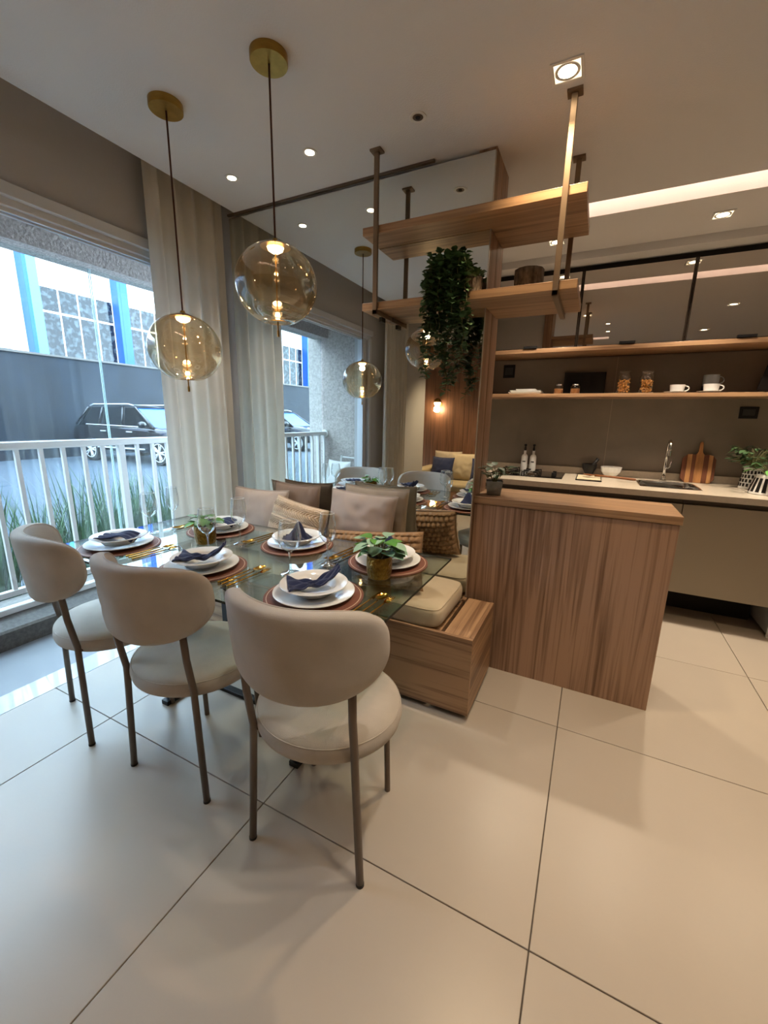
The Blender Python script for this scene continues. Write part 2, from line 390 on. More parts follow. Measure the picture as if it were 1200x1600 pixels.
def make_car(label, loc, rz):
    t = thing('car', label, 'car', loc, rz, 'dark cars parked outside')
    st = [(-2.33, .62, .95, .80), (-2.25, .50, 1.08, .90), (-1.9, .36, 1.12, .93), (-1.2, .28, 1.10, .93), (-.2, .28, 1.08, .93), (.9, .28, 1.05, .93), (1.15, .28, 1.04, .92), (1.8, .32, 1.0, .90), (2.15, .42, .90, .84), (2.32, .5, .74, .72)]
    def sec(x, zb, zt, hw):
        h = [(hw * .9, zb), (hw, zb + .14), (hw * 1.0, zt - .28), (hw * .96, zt - .08), (hw * .84, zt), (hw * .4, zt + .03)]
        return [(x, -a, z) for a, z in h] + [(x, a, z) for a, z in reversed(h)]
    v = []; f = []
    for s_ in st: v += sec(*s_)
    n = 12
    for i in range(len(st) - 1):
        for j in range(n):
            k = (j + 1) % n; f.append((i * n + j, i * n + k, (i + 1) * n + k, (i + 1) * n + j))
    f.append(tuple(range(n))); f.append(tuple((len(st) - 1) * n + j for j in range(n)))
    b = MB().add(v, f).build('body', M_car, t, auto=True); sd = b.modifiers.new('s', 'SUBSURF'); sd.levels = 1; sd.render_levels = 2
    # cabin
    base = [(1.12, .80), (1.12, -.80), (-2.12, -.78), (-2.12, .78)]; top = [(.30, .62), (.30, -.62), (-1.72, -.60), (-1.72, .60)]
    v = [(x, y, 1.03) for x, y in base] + [(x, y, 1.60) for x, y in top]
    MB().add(v, [(1, 2, 6, 5), (3, 0, 4, 7), (2, 3, 7, 6), (4, 5, 6, 7), (0, 1, 2, 3)]).build('side_windows', M_carg, t)
    MB().add([(1.13, .72, 1.05), (1.13, -.72, 1.05), (.33, -.58, 1.585), (.33, .58, 1.585)], [(0, 1, 2, 3)]).build('windscreen', M_cwind, t)
    MB().grid(12, 8, lambda u, w_: (-1.85 + 2.2 * u, (-.64 + 1.28 * w_) * (1 - .1 * (2 * u - 1) ** 2), 1.60 + .07 * math.sin(PI * u) * 1 + .02 * math.sin(PI * w_))).box(-1.8, .3, -.6, .6, 1.58, 1.605).build('roof', M_car, t, smooth=True)
    for s_ in (-1, 1):
        for a, b_ in (((1.14, 1.04), (.30, 1.60)), ((-.12, 1.06), (-.22, 1.60)), ((-1.15, 1.08), (-1.1, 1.60)), ((-2.14, 1.08), (-1.74, 1.60))):
            MB().tube([(a[0], s_ * .80, a[1]), (b_[0], s_ * .625, b_[1])], .035, 8).build('pillar', M_car, t, smooth=True)
        MB().tube([(-1.7, s_ * .6, 1.645), (-1.5, s_ * .62, 1.69), (0, s_ * .62, 1.70), (.2, s_ * .6, 1.66)], .018, 8).build('roof_rail', M_alu, t, smooth=True)
        MB().tube([(-1.6, s_ * .855, 1.095), (.95, s_ * .87, 1.06)], .014, 6).build('window_trim', M_alu, t)
        MB().box(-1.2, .9, s_ * .935 - .01, s_ * .935 + .01, .42, .46).build('side_trim', M_alu, t)
        MB().lathe([(0, -.1), (.09, -.07), (.12, 0), (.09, .07), (0, .1)], 12, (.95, s_ * .98, 1.12)).build('wing_mirror', M_car, t, smooth=True)
        for x in (-.75, .35): MB().box(x - .11, x + .11, s_ * .945 - .015, s_ * .945 + .015, .90, .93).build('door_handle', M_alu, t, bevel=.008)
        MB().tube([(2.05, s_ * .80, .86), (2.27, s_ * .6, .80)], .06, 8).build('headlamp', M_glass if 0 else M_alu, t, smooth=True)
        for x in (-1.42, 1.45):
            wv = MB().lathe([(.20, -.11), (.34, -.11), (.36, -.06), (.36, .06), (.34, .11), (.20, .11)], 28); wv.xf(Matrix.Translation((x, s_ * .84, .36)) @ Matrix.Rotation(PI / 2, 4, 'X'))
            wo = wv.build('wheel', M_tyre, t, auto=True)
            hub = MB().cyl(0, 0, -.08, .08, .23, 24); hub.xf(Matrix.Translation((x, s_ * .84, .36)) @ Matrix.Rotation(PI / 2, 4, 'X')); hub.build('rim', M_tyre, wo)
            sp = MB()
            for q in range(5):
                for dq in (-.18, .18):
                    a = q * 2 * PI / 5 + dq
                    sp.tube([(0, 0, .0), (.25 * math.cos(a), .25 * math.sin(a), .0)], .022, 6)
            sp.lathe([(.235, -.012), (.262, -.012), (.262, .012), (.235, .012), (.235, -.012)], 28)
            sp.xf(Matrix.Translation((x, s_ * .94, .36)) @ Matrix.Rotation(PI / 2, 4, 'X')); sp.build('spokes', M_alu, wo)
    MB().box(2.27, 2.33, -.5, .5, .5, .72).build('grille', M_black, t)
    return t
make_car('black estate car parked by the dark wall, seen through the railing', (-12.35, 8.35, -.1), math.radians(4.6))
make_car('dark car seen only in the mirror, parked further along the wall', (-12.6, -10.6, -.1), math.radians(-6))
M_blade = mat('strap_leaf', '3C5E3A', .5, noise_s=4, noise_a=.3)
def clump(seed, h):
    r = random.Random(seed); b = MB()
    for q in range(80):
        a = r.uniform(0, 2 * PI); d = r.uniform(0, .12); L = r.uniform(.55, 1) * h; lean = r.uniform(.05, .38) * L; wd = r.uniform(.005, .010)
        c, s_ = math.cos(a), math.sin(a); px, py = -s_ * wd, c * wd; v = []
        for i in range(5):
            t = i / 4; rr = d + lean * t * t; ww = (1 - t) ** .6 if i else .7
            x, y, z = c * rr, s_ * rr, L * (t - .18 * t * t)
            v += [(x - px * ww, y - py * ww, z), (x + px * ww, y + py * ww, z)]
        b.add(v, [(2 * i, 2 * i + 1, 2 * i + 3, 2 * i + 2) for i in range(4)])
    return b.mesh('grass_clump', M_blade)
cl = [clump(s_, 1.18) for s_ in range(4)]
for k in range(32):
    o = bpy.data.objects.new('grass_clump', cl[k % 4]); C.collection.objects.link(o)
    o.location = (-3.62 - .26 * (k % 2) + random.uniform(-.05, .05), -.15 + k * .135, -.1); o.rotation_euler.z = random.uniform(0, 6); o.scale = (1, 1, random.uniform(.85, 1.12))
    tag(o, 'long strap-leaved green grass clump in the row behind the balcony railing', 'plant', 'grass clumps behind the railing')
wallbox('planting_bed', (-3.95, -3.3, -2, 5, -.1, -.06), mat('soil', '2A241E', .95))
# ================================================================ MIRROR, COLUMN, SHELVES
mr = thing('wall_mirror_panel', 'frameless floor-height mirror covering the wall behind the bench', 'mirror', (-1.31, 2.075, .04))
MB().box(-.79, .786, -.015, .02, 0, 2.44).build('mirror_glass', M_mirror, mr)
MB().box(.786, .789, -.016, .02, 0, 2.44).build('polished_edge', M_edge, mr)
co = thing('oak_column', 'tall oak clad column between mirror and kitchen', 'column', (-.56, 2.2, 0))
MB().box(-.04, .04, -.125, .0, 0, 2.5).build('panel', M_oak_v, co, bevel=.0015)
MB().box(-.04, .04, .006, .135, 0, 2.5).build('panel', M_oak_v, co, bevel=.0015)
MB().box(-.04, .03, -.01, .02, 0, 2.5).build('groove', M_dark, co)
def lshelf(z, xl, xr, yb, label):
    t = thing('hanging_shelf', label, 'shelf', ((xl + xr) / 2, 1.97, z), group='shelves of the ceiling-hung rack')
    c = (xl + xr) / 2
    poly = [(xl - c, 1.893 - 1.97), (xr - c, 1.893 - 1.97), (xr - c, yb - 1.97), (-.518 - c, yb - 1.97), (-.518 - c, 2.058 - 1.97), (xl - c, 2.058 - 1.97)]
    MB().prism(poly, 0, .034).build('board', M_oak_x, t, bevel=.0015)
    return t
lshelf(2.174, -1.085, -.13, 2.30, 'upper oak shelf of the hanging rack, empty')
lshelf(1.848, -1.085, -.127, 2.29, 'lower oak shelf of the hanging rack, carrying plant and bark pots')
rk = thing('shelf_hanger', 'slim metal ceiling rods carrying the two oak shelves', 'rack', (-.6, 1.885, 2.5))
def rod(x, y, zb):
    MB().box(x - .011 + .6, x + .011 + .6, y - 1.885 - .007, y - 1.885 + .007, zb - 2.5, 0).build('rod', M_rod, rk, bevel=.0015)
    MB().box(x - .026 + .6, x + .026 + .6, y - 1.885 - .022, y - 1.885 + .022, -.008, 0).build('ceiling_plate', M_rod, rk)
rod(-1.01, 1.885, 1.826); rod(-.205, 1.885, 1.826); rod(-.205, 2.31, 1.826)
MB().box(-1.01 + .589, -1.01 + .611, -.007, .172, 1.826 - 2.5, 1.846 - 2.5).build('cross_bar', M_rod, rk, bevel=.0015)
MB().box(-.205 + .589, -.205 + .611, -.007, .432, 1.826 - 2.5, 1.846 - 2.5).build('cross_bar', M_rod, rk, bevel=.0015)
MB().box(-1.01 + .592, -1.01 + .608, .06, .10, 1.806 - 2.5, 1.826 - 2.5).build('bolt', M_black, rk)
# bark pots
def noisy_pot(t, r, h):
    def fn(u, v):
        a = 2 * PI * u; rr = r * (1 + .035 * noise.noise(Vector((3 * math.cos(a), 3 * math.sin(a), v * 2))) + .02 * math.sin(a * 11))
        return (rr * math.cos(a), rr * math.sin(a), h * v)
    b = MB().grid(48, 8, fn, True); n = len(b.v)
    b.add([(r * .86 * math.cos(2 * PI * i / 48), r * .86 * math.sin(2 * PI * i / 48), h) for i in range(48)], [])
    b.f += [(8 * 48 + i, 8 * 48 + (i + 1) % 48, n + (i + 1) % 48, n + i) for i in range(48)]
    b.add([(r * .84 * math.cos(2 * PI * i / 48), r * .84 * math.sin(2 * PI * i / 48), h * .8) for i in range(48)], [tuple(range(48))])
    b.f += [(n + i, n + (i + 1) % 48, n + 48 + (i + 1) % 48, n + 48 + i) for i in range(48)]
    return b.build('pot', M_bark, t, smooth=True)
t = thing('bark_pot', 'bark covered round pot standing alone at the right end of the lower shelf', 'pot', (-.345, 2.10, 1.882)); noisy_pot(t, .062, .115)
# leaf helper
def leaf_mesh(b, p, d, L, W, up=Vector((0, 0, 1)), curl=.15, n=4):
    d = Vector(d).normalized(); a = d.cross(up)
    if a.length < .05: a = d.cross(Vector((1, 0, 0)))
    a.normalize(); nrm = a.cross(d).normalized(); p = Vector(p); v = [p]; f = []
    for i in range(1, n):
        t = i / n; ww = W * .5 * math.sin(PI * t ** .8) ** .75; c = p + d * L * t - nrm * curl * L * t * t
        v += [c - a * ww + nrm * ww * .25, c, c + a * ww + nrm * ww * .25]
    v.append(p + d * L - nrm * curl * L)
    f += [(0, 1, 2), (0, 2, 3)]
    for i in range(n - 2):
        k = 1 + 3 * i; f += [(k, k + 3, k + 4, k + 1), (k + 1, k + 4, k + 5, k + 2)]
    k = 1 + 3 * (n - 2); f += [(k, k + 3, k + 1), (k + 1, k + 3, k + 2)]
    b.add(v, f)
hp = thing('trailing_plant', 'bushy dark green trailing plant spilling over the lower hanging shelf', 'plant', (-.66, 1.99, 1.882))
noisy_pot(hp, .06, .10)
r = random.Random(3); lv = MB(); stb = MB(); tips = []
def strand(x, endz, k):
    pts = [Vector((x * .6, r.uniform(-.05, .0), .10 + r.uniform(.0, .08))), Vector((x, -.115 - r.uniform(0, .03), .10 + r.uniform(-.05, .04)))]
    while pts[-1].z > endz:
        l = pts[-1]; pts.append(Vector((l.x + r.uniform(-.012, .012), max(min(l.y + r.uniform(-.008, .008), -.105), -.17), l.z - .026)))
    stb.tube(pts, .0015, 4, False)
    for p in pts:
        for z_ in range(k):
            an = r.uniform(0, 2 * PI)
            leaf_mesh(lv, p + Vector((0, 0, r.uniform(-.012, .012))), (math.cos(an), math.sin(an), r.uniform(-.5, .6)), r.uniform(.026, .040), r.uniform(.024, .031), n=3)
for q in range(20): strand(r.uniform(-.085, .085), r.uniform(-.17, -.04), 4)
for x, z_ in ((-.075, -.33), (-.065, -.26), (-.055, -.35), (-.04, -.22), (-.02, -.20), (.0, -.24), (.02, -.30), (.035, -.36), (.05, -.40), (.058, -.37), (.07, -.33), (.085, -.26), (.10, -.22), (.045, -.30)): strand(x, z_, 3)
for q in range(150):
    a = r.uniform(0, 2 * PI); h = r.uniform(.08, .17); rr = r.uniform(0, .085)
    leaf_mesh(lv, (rr * math.cos(a) - .01, max(rr * math.sin(a) - .05, -.13), h), (math.cos(a), math.sin(a), r.uniform(0, 1)), .036, .030, n=3)
tag(lv.build('foliage', M_leafd, hp, smooth=True), kind='stuff'); stb.build('stems', M_stem, hp)
t = thing('bark_pot_plant', 'small bark pot with leafy sprigs beside the trailing plant on lower shelf', 'plant', (-.565, 2.01, 1.882)); noisy_pot(t, .033, .085)
lv = MB()
for q in range(30):
    a = r.uniform(0, 2 * PI); leaf_mesh(lv, (.02 * math.cos(a), .02 * math.sin(a), .075 + r.uniform(0, .03)), (math.cos(a), math.sin(a), r.uniform(.2, 1.2)), .03, .018, n=3)
lv.build('leaves', M_leafd, t, smooth=True)
# ================================================================ BAR
bar_ = thing('bar_counter', 'oak clad half-height bar counter between dining bench and kitchen', 'counter', (-.07, 2.25, 0))
MB().box(-.448, .445, -.150, -.128, 0, .915).build('front_panel', M_oak_v, bar_, bevel=.0012)
MB().box(.425, .446, -.127, .17, 0, .915).build('end_panel', M_oak_v, bar_, bevel=.0012)
MB().box(-.448, .424, .15, .17, 0, .915).build('back_panel', M_oak_v, bar_, bevel=.0012)
MB().box(-.45, .452, -.156, .18, .918, .955).build('top', M_oak_x, bar_, bevel=.0012)
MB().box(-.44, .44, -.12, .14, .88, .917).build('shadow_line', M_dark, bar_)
bp = thing('square_pot_plant', 'leafy plant in small square steel pot on the bar top by the column', 'plant', (-.445, 2.20, .955), .25)
MB().add([(x * s_, y * s_, z) for z, s_ in ((0, .034), (.075, .042)) for x, y in ((-1, -1), (1, -1), (1, 1), (-1, 1))] , [(3, 2, 1, 0), (0, 1, 5, 4), (1, 2, 6, 5), (2, 3, 7, 6), (3, 0, 4, 7)]).box(-.037, .037, -.037, .037, .06, .066).build('pot', mat('galvanised_steel', '8B8F90', .35, .9, noise_s=20, noise_a=.3), bp)
def leafy(t, n, z0, spread, L, W, m, seed, up=.6, stems=True, part='leaf', droop=.0):
    r = random.Random(seed); sb = MB()
    for q in range(n):
        a = 2 * PI * q / n * 1.0 + r.uniform(-.5, .5); h = r.uniform(.25, 1) * up * spread * 1.1; d = r.uniform(.35, 1) * spread
        p = Vector((d * math.cos(a), d * math.sin(a), z0 + h - droop * d))
        sb.tube([(0, 0, z0 - .02), (d * .5 * math.cos(a), d * .5 * math.sin(a), z0 + h * .75), p], .0016, 5, False)
        b = MB(); leaf_mesh(b, (0, 0, 0), (math.cos(a), math.sin(a), r.uniform(-.5, .5)), L * r.uniform(.8, 1.15), W * r.uniform(.85, 1.1), n=6)
        b.build(part, m if not isinstance(m, list) else m[q % len(m)], t, smooth=True, loc=tuple(p))
    if stems: sb.build('stems', M_stem, t, smooth=True)
leafy(bp, 20, .075, .075, .052, .038, M_leafd, 5, .9)
# ================================================================ BENCH
be = thing('bench', 'long oak box bench along the mirror wall', 'bench', (-1.30, 1.85, 0))
# local x: -0.93 .. 0.935 ; y: -.231 .. .205
MB().box(-.76, .934, -.230, -.212, .028, .408).build('front_panel', M_oak_x, be, bevel=.0012)
MB().box(.916, .934, -.2115, .20, .028, .408).build('end_panel', M_oak_y, be, bevel=.0012)
MB().box(.80, .9155, -.2115, .20, .39, .406).build('top_panel', M_oak_y, be, bevel=.001)
MB().box(.77, .79, .165, .20, .395, .406).build('back_rim', M_oak_y, be)
MB().box(-.76, .776, -.2115, .20, .36, .392).build('seat_board', M_oak_x, be)
MB().box(-.74, .90, -.18, .19, 0, .028).build('plinth', M_dark, be)
def seat_cushion(w, d, h):
    def fn(u, v):
        # box-ish cushion, closed torus-like sweep: u around, v along profile
        a = 2 * PI * u; e = .16
        cx = math.copysign(abs(math.cos(a)) ** e, math.cos(a)); cy = math.copysign(abs(math.sin(a)) ** e, math.sin(a))
        ph = PI * (v - .5); k = abs(math.cos(ph)) ** .22; z = math.copysign(abs(math.sin(ph)) ** .45, math.sin(ph))
        dome = 0.10 * (1 - max(abs(cx * k), abs(cy * k)) ** 2) * (1 if z > 0 else 0)
        return (w / 2 * cx * k, d / 2 * cy * k, h / 2 * (z + dome))
    return fn
for k, (a, b, lab) in enumerate([(-2.05, -1.38, 'beige linen bench cushion at the window end of the oak bench'), (-1.375, -.525, 'beige linen bench cushion at the bar end of the oak bench')]):
    o = thing('bench_cushion', lab, 'cushion', ((a + b) / 2, 1.84, .392), group='bench seat cushions')
    q = MB().grid(96, 20, seat_cushion(b - a, .415, .115), True); q.xf(Matrix.Translation((0, 0, .058))); q.build('pad', M_linen_l, o, smooth=True)
    w_ = (b - a) / 2
    for z in (.100,):
        pts = [(w_ * .975 * math.copysign(abs(math.cos(t)) ** .16, math.cos(t)), .2015 * math.copysign(abs(math.sin(t)) ** .16, math.sin(t)), z) for t in [2 * PI * i / 96 for i in range(97)]]
        MB().tube(pts, .003, 6, False).build('piping', M_linen_l, o, smooth=True)
# pillows
def pillow(name, label, loc, w, h, th, m, rz=0, tilt=.25, roll=0, pattern=None, n=40, seam=True, group='loose pillows on the bench'):
    t = thing(name, label, 'pillow', loc, rz, group)
    if pattern: n = 110
    sd = hash(name) % 7 + loc[0]
    def side(sg):
        def fn(u, v):
            x, y = 2 * u - 1, 2 * v - 1
            px = x * (1 - .05 * (1 - y * y)) ; py = y * (1 - .06 * (1 - x * x))
            e = max(0, (1 - abs(x) ** 2.4)) ** .5 * max(0, (1 - abs(y) ** 2.4)) ** .5
            wr = .008 * noise.noise(Vector((x * 3 + sd * 5, y * 3, sg))) + .006 * noise.noise(Vector((x * 9 * (1 - .0), y * 2.2, sd * 3))) * (abs(y) ** 2)
            z = sg * (th / 2 * e + wr * min(1, e * 2))
            if pattern: z += sg * pattern(px * w / 2, py * h / 2) * min(1, e * 3)
            return (px * w / 2, z, py * h / 2)
        return fn
    b = MB().grid(n, n, side(-1)).grid(n, n, side(1))
    M = Matrix.Translation((0, 0, h / 2 * math.cos(tilt))) @ Matrix.Rotation(-tilt, 4, 'X') @ Matrix.Rotation(roll, 4, 'Y')
    b.xf(M); o = b.build('cover', m, t, smooth=True)
    rm = o.modifiers.new('weld', 'WELD'); rm.merge_threshold = .0004
    if seam:
        p = []
        for k in range(161):
            s_ = k / 40; i = int(s_) % 4; f = s_ - int(s_); 
            x, y = [(-1 + 2 * f, -1), (1, -1 + 2 * f), (1 - 2 * f, 1), (-1, 1 - 2 * f)][i]
            p.append(M @ Vector((x * (1 - .05 * (1 - y * y)) * w / 2, 0, y * (1 - .06 * (1 - x * x)) * h / 2)))
        MB().tube(p, .0025, 6, False).build('seam', m, t, smooth=True)
    return t
def cable(x, y):
    r_ = math.sin(y * 62); band = 1 if r_ > -.55 else .25
    return .010 * abs(math.sin(x * 150 + 5 * math.sin(y * 62) * 1.0)) * band + .003 * math.sin(y * 300) * (1 - band) + .004 * (r_ < -.55)
def weave(x, y):
    a, b = x * 105, y * 105
    return .020 * (abs(math.sin(a + .5 * PI * (math.floor(b / PI) % 2))) * abs(math.sin(b))) ** .6
pillow('pillow', 'plain rose beige pillow leaning at the curtain end of the bench', (-1.80, 1.87, .512), .40, .40, .15, M_pink, rz=.10, tilt=.22)
pillow('pillow', 'brownish velvet pillow standing behind the cream cable-knit pillow', (-1.60, 1.985, .512), .36, .43, .10, cloth('taupe_velvet', '8A7565', bump=.1), rz=-.05, tilt=.10)
pillow('pillow', 'cream cable-knit pillow in the middle of the bench', (-1.47, 1.80, .510), .42, .37, .14, M_knit, rz=-.14, tilt=.30, roll=.10, pattern=cable)
pillow('pillow', 'plain greige pillow in front of the other greige pillow near the bar', (-1.09, 1.90, .64), .41, .31, .12, M_pink, rz=.02, tilt=.22, roll=.03)
pillow('pillow', 'plain greige pillow half hidden behind its twin against the mirror', (-1.05, 1.99, .57), .40, .40, .09, M_beige, rz=.0, tilt=.08)
pillow('pillow', 'long caramel chunky woven bolster pillow lying under the greige pillows', (-.92, 1.745, .505), .52, .29, .17, M_weave, rz=.08, tilt=.20, roll=-.09, pattern=weave, seam=False)
# ================================================================ TABLE
ta = thing('dining_table', 'rectangular clear glass dining table on black steel frame', 'table', (-1.28, 1.245, 0))
TL, TW = .795, .385
MB().box(-TL + .001, TL - .001, -TW + .001, TW - .001, .752, .760).build('glass_top', M_tglass, ta)
ed = MB()
for (a, b, c, d) in ((-TL, TL, -TW - .0006, -TW + .0006), (-TL, TL, TW - .0006, TW + .0006), (-TL - .0006, -TL + .0006, -TW, TW), (TL - .0006, TL + .0006, -TW, TW)): ed.box(a, b, c, d, .752, .760)
ed.build('glass_edge', M_tedge, ta)
for x in (-.38, .38):
    for y in (-.155, .205):
        MB().box(x - .02, x + .02, y - .012, y + .012, .02, .751).build('leg', M_black, ta, bevel=.002)
    MB().box(x - .021, x + .021, -.30 if 0 else -.19, .24, 0, .022).build('foot_bar', M_black, ta, bevel=.002)
    MB().box(x - .02, x + .02, -.143, .193, .725, .7515).build('top_bar', M_black, ta, bevel=.002)
MB().box(-.359, .359, .01, .045, .001, .02).build('floor_stretcher', M_black, ta, bevel=.002)
# ================================================================ CHAIRS
def make_chair():
    t = thing('dining_chair', 'x', 'chair', group='upholstered dining chairs')
    # seat: round pad
    prof = [(0, .396), (.17, .394), (.208, .397), (.221, .407), (.2255, .425), (.2225, .448), (.212, .461), (.19, .469), (.12, .476), (0, .479)]
    b = MB().lathe(prof, 56); b.xf(Matrix.Scale(1.05, 4, (1, 0, 0)))
    b.build('seat', M_linen, t, smooth=True)
    MB().tube([(.219 * 1.05 * math.cos(a), .219 * math.sin(a), .4535) for a in [2 * PI * i / 64 for i in range(65)]], .0018, 6, False).build('seat_piping', M_linen, t, smooth=True)
    def bp_(u, v, off):       # u,v in -1..1 along the curved pad
        a, hb = .292, .135
        R = .27; ang = u * a / R
        lean = -.10 * (v * hb)
        rad = R + off
        return Vector((rad * math.sin(ang), -.262 + R - rad * math.cos(ang) + lean, .752 + v * hb + .012 * u * u))
    def outline(th):
        c, s_ = math.cos(th), math.sin(th); ex = 3.3 if s_ > 0 else 2.3
        k = (abs(c) ** ex + abs(s_) ** ex) ** (-1 / ex); return c * k, s_ * k
    N = 72; rings = [(0, 0), (.35, 1), (.7, 1), (.88, .96), (.95, .80), (.985, .5), (1, 0.0)]
    v = []; f = []
    T_ = .026
    def ring(rr, off): return [bp_(outline(2 * PI * i / N)[0] * rr, outline(2 * PI * i / N)[1] * rr, off) for i in range(N)]
    seq = [(r_, T_ * (1 if r_ < .7 else k)) for r_, k in rings[1:]] + [(r_, -T_ * (1 if r_ < .7 else k)) for r_, k in reversed(rings[1:-1])]
    v.append(bp_(0, 0, T_))
    for rr, off in seq: v += ring(rr, off)
    v.append(bp_(0, 0, -T_)); L = len(seq)
    for i in range(N):
        j = (i + 1) % N; f.append((0, 1 + i, 1 + j))
        for k in range(L - 1): f.append((1 + k * N + i, 1 + (k + 1) * N + i, 1 + (k + 1) * N + j, 1 + k * N + j))
        f.append((1 + (L - 1) * N + i, len(v) - 1, 1 + (L - 1) * N + j))
    MB().add(v, f).build('backrest', M_linen, t, smooth=True)
    MB().tube([bp_(outline(2 * PI * i / N)[0] * .975, outline(2 * PI * i / N)[1] * .975, -.0165) for i in range(N + 1)], .003, 6, False).build('back_piping', M_linen, t, smooth=True)
    for s_ in (-1, 1):
        MB().tube([(s_ * .19, -.178, 0), (s_ * .169, -.172, .40), (s_ * .168, -.172, .435), (s_ * .170, -.190, .56), (s_ * .172, -.198, .675)], .0115, 12, sx=1.0).build('rear_leg', M_taupe, t, smooth=True)
        MB().tube([(s_ * .155, .150, 0), (s_ * .148, .135, .40)], .0105, 12).build('front_leg', M_taupe, t, auto=True)
        MB().tube([(s_ * .168, -.172, .415), (s_ * .150, -.14, .415)], .008, 8).build('bracket', M_taupe, t)
        MB().cyl(s_ * .19, -.178, 0, .008, .0125, 12).build('foot_cap', M_black, t)
    MB().lathe([(.165, .384), (.18, .384), (.18, .395), (.165, .395), (.165, .384)], 40).build('seat_frame', M_taupe, t)
    return t
ch = make_chair(); ch['label'] = 'beige upholstered dining chair nearest the bar, closest to the camera'
ch.location = (-.668, .973, 0); ch.rotation_euler.z = math.radians(6)
dup(ch, 'middle beige upholstered dining chair of the row of three', (-1.275, .965, 0), math.radians(3))
dup(ch, 'beige upholstered dining chair nearest the balcony window', (-1.835, .985, 0), math.radians(-17))
# ================================================================ TABLEWARE
def lathe_thing(name, label, cat, group, loc, parts, rz=0):
    t = thing(name, label, cat, loc, rz, group)
    for pn, prof, m in parts: MB().lathe(prof, 48).build(pn, m, t, auto=True)
    return t
place = [('in front of the window-end chair', -1.835, 1.045, 1), ('in front of the middle chair', -1.296, 1.035, 1), ('in front of the chair nearest the camera', -.768, 1.035, 1),
         ('on the bench side by the curtain', -1.66, 1.455, -1), ('in the middle of the bench side', -1.166, 1.45, -1), ('on the bench side nearest the bar', -.700, 1.45, -1)]
matp = [(0, 0), (.160, 0), (.164, .0015), (.164, .004), (.160, .005), (0, .005)]
plate = [(0, 0), (.07, 0), (.078, .002), (.13, .013), (.1345, .0155), (.134, .0175), (.128, .0165), (.078, .006), (.07, .004), (0, .004)]
soup = [(0, .0), (.055, 0), (.062, .003), (.078, .024), (.082, .027), (.108, .033), (.112, .0355), (.110, .0375), (.080, .0315), (.072, .026), (.058, .007), (.05, .005), (0, .005)]
P0 = {}
def napkin(kind):
    r_ = random.Random(kind); nu, nv = 28, 22
    def fn(u, v):
        x = 2 * u - 1; y = 2 * v - 1
        if kind % 3 == 0:      # bow with one raised tip
            wd = .018 + .046 * abs(x) ** 1.1 * (1 if x < 0 else max(.1, 1.05 - x)) * (1.5 if x > 0 else 1)
            z = .012 + .055 * max(0, x) ** 2.2 + .010 * abs(math.sin(y * 5)) * (1 - .5 * abs(x)) + (.012 * abs(x) if x < 0 else 0)
            return (x * .085, y * wd + .01 * math.sin(2.4 * x), z + .004 * math.sin(x * 9 + y * 4))
        if kind % 3 == 1:      # flat folded with creases
            wd = .035 + .018 * abs(x)
            z = .010 + .008 * abs(math.sin(y * 4.5 + x)) + .006 * math.sin(x * 4) + .012 * (1 - x * x)
            return (x * .08, y * wd, z)
        wd = .06 * (1 - .55 * abs(x)) ; z = .008 + .075 * math.exp(-((x - .1) ** 2) * 4) * (1 - abs(y) ** 1.4) + .006 * math.sin(7 * y + 3 * x)
        return (x * .065, y * wd, z)
    b = MB().grid(nu, nv, fn); me = b.mesh('folded_cloth', M_navy, True)
    return me
nm = [napkin(k) for k in range(3)]
nk = [1, 0, 0, 1, 2, 2]; nrz = [.5, .6, .75, .4, .2, .9]
TZ = .760
for i, (where, x, y, sd) in enumerate(place):
    for key, prof, m, nmz, cat, grp, z in (('placemat', matp, M_leather, 'round brown leather placemat ', 'placemat', 'round leather placemats', TZ + .0003), ('dinner_plate', plate, M_china, 'wide white dinner plate ', 'plate', 'white dinner plates', TZ + .0055), ('soup_plate', soup, M_china, 'white soup plate atop the dinner plate ', 'bowl', 'white soup plates', TZ + .0145)):
        if key not in P0:
            t = thing(key, nmz + where, cat, (x, y, z), 0, grp)
            MB().lathe(prof, 64).build({'placemat': 'disc', 'dinner_plate': 'dish', 'soup_plate': 'dish'}[key], m, t, auto=True)
            if key == 'placemat': MB().lathe([(.153, .005), (.1545, .0056), (.156, .005)], 64).build('stitching', M_stitch, t)
            P0[key] = t
        else: dup(P0[key], nmz + where, (x, y, z))
    t = thing('napkin', ['flat folded ', 'bow folded ', 'bow folded ', 'flat folded ', 'peaked ', 'peaked '][i] + 'navy napkin on the plate ' + where, 'napkin', (x, y, TZ + .026), nrz[i], 'navy napkins')
    o = bpy.data.objects.new('cloth', nm[nk[i]]); C.collection.objects.link(o); o.parent = t
    so = o.modifiers.new('s', 'SOLIDIFY'); so.thickness = .004; so.offset = 0
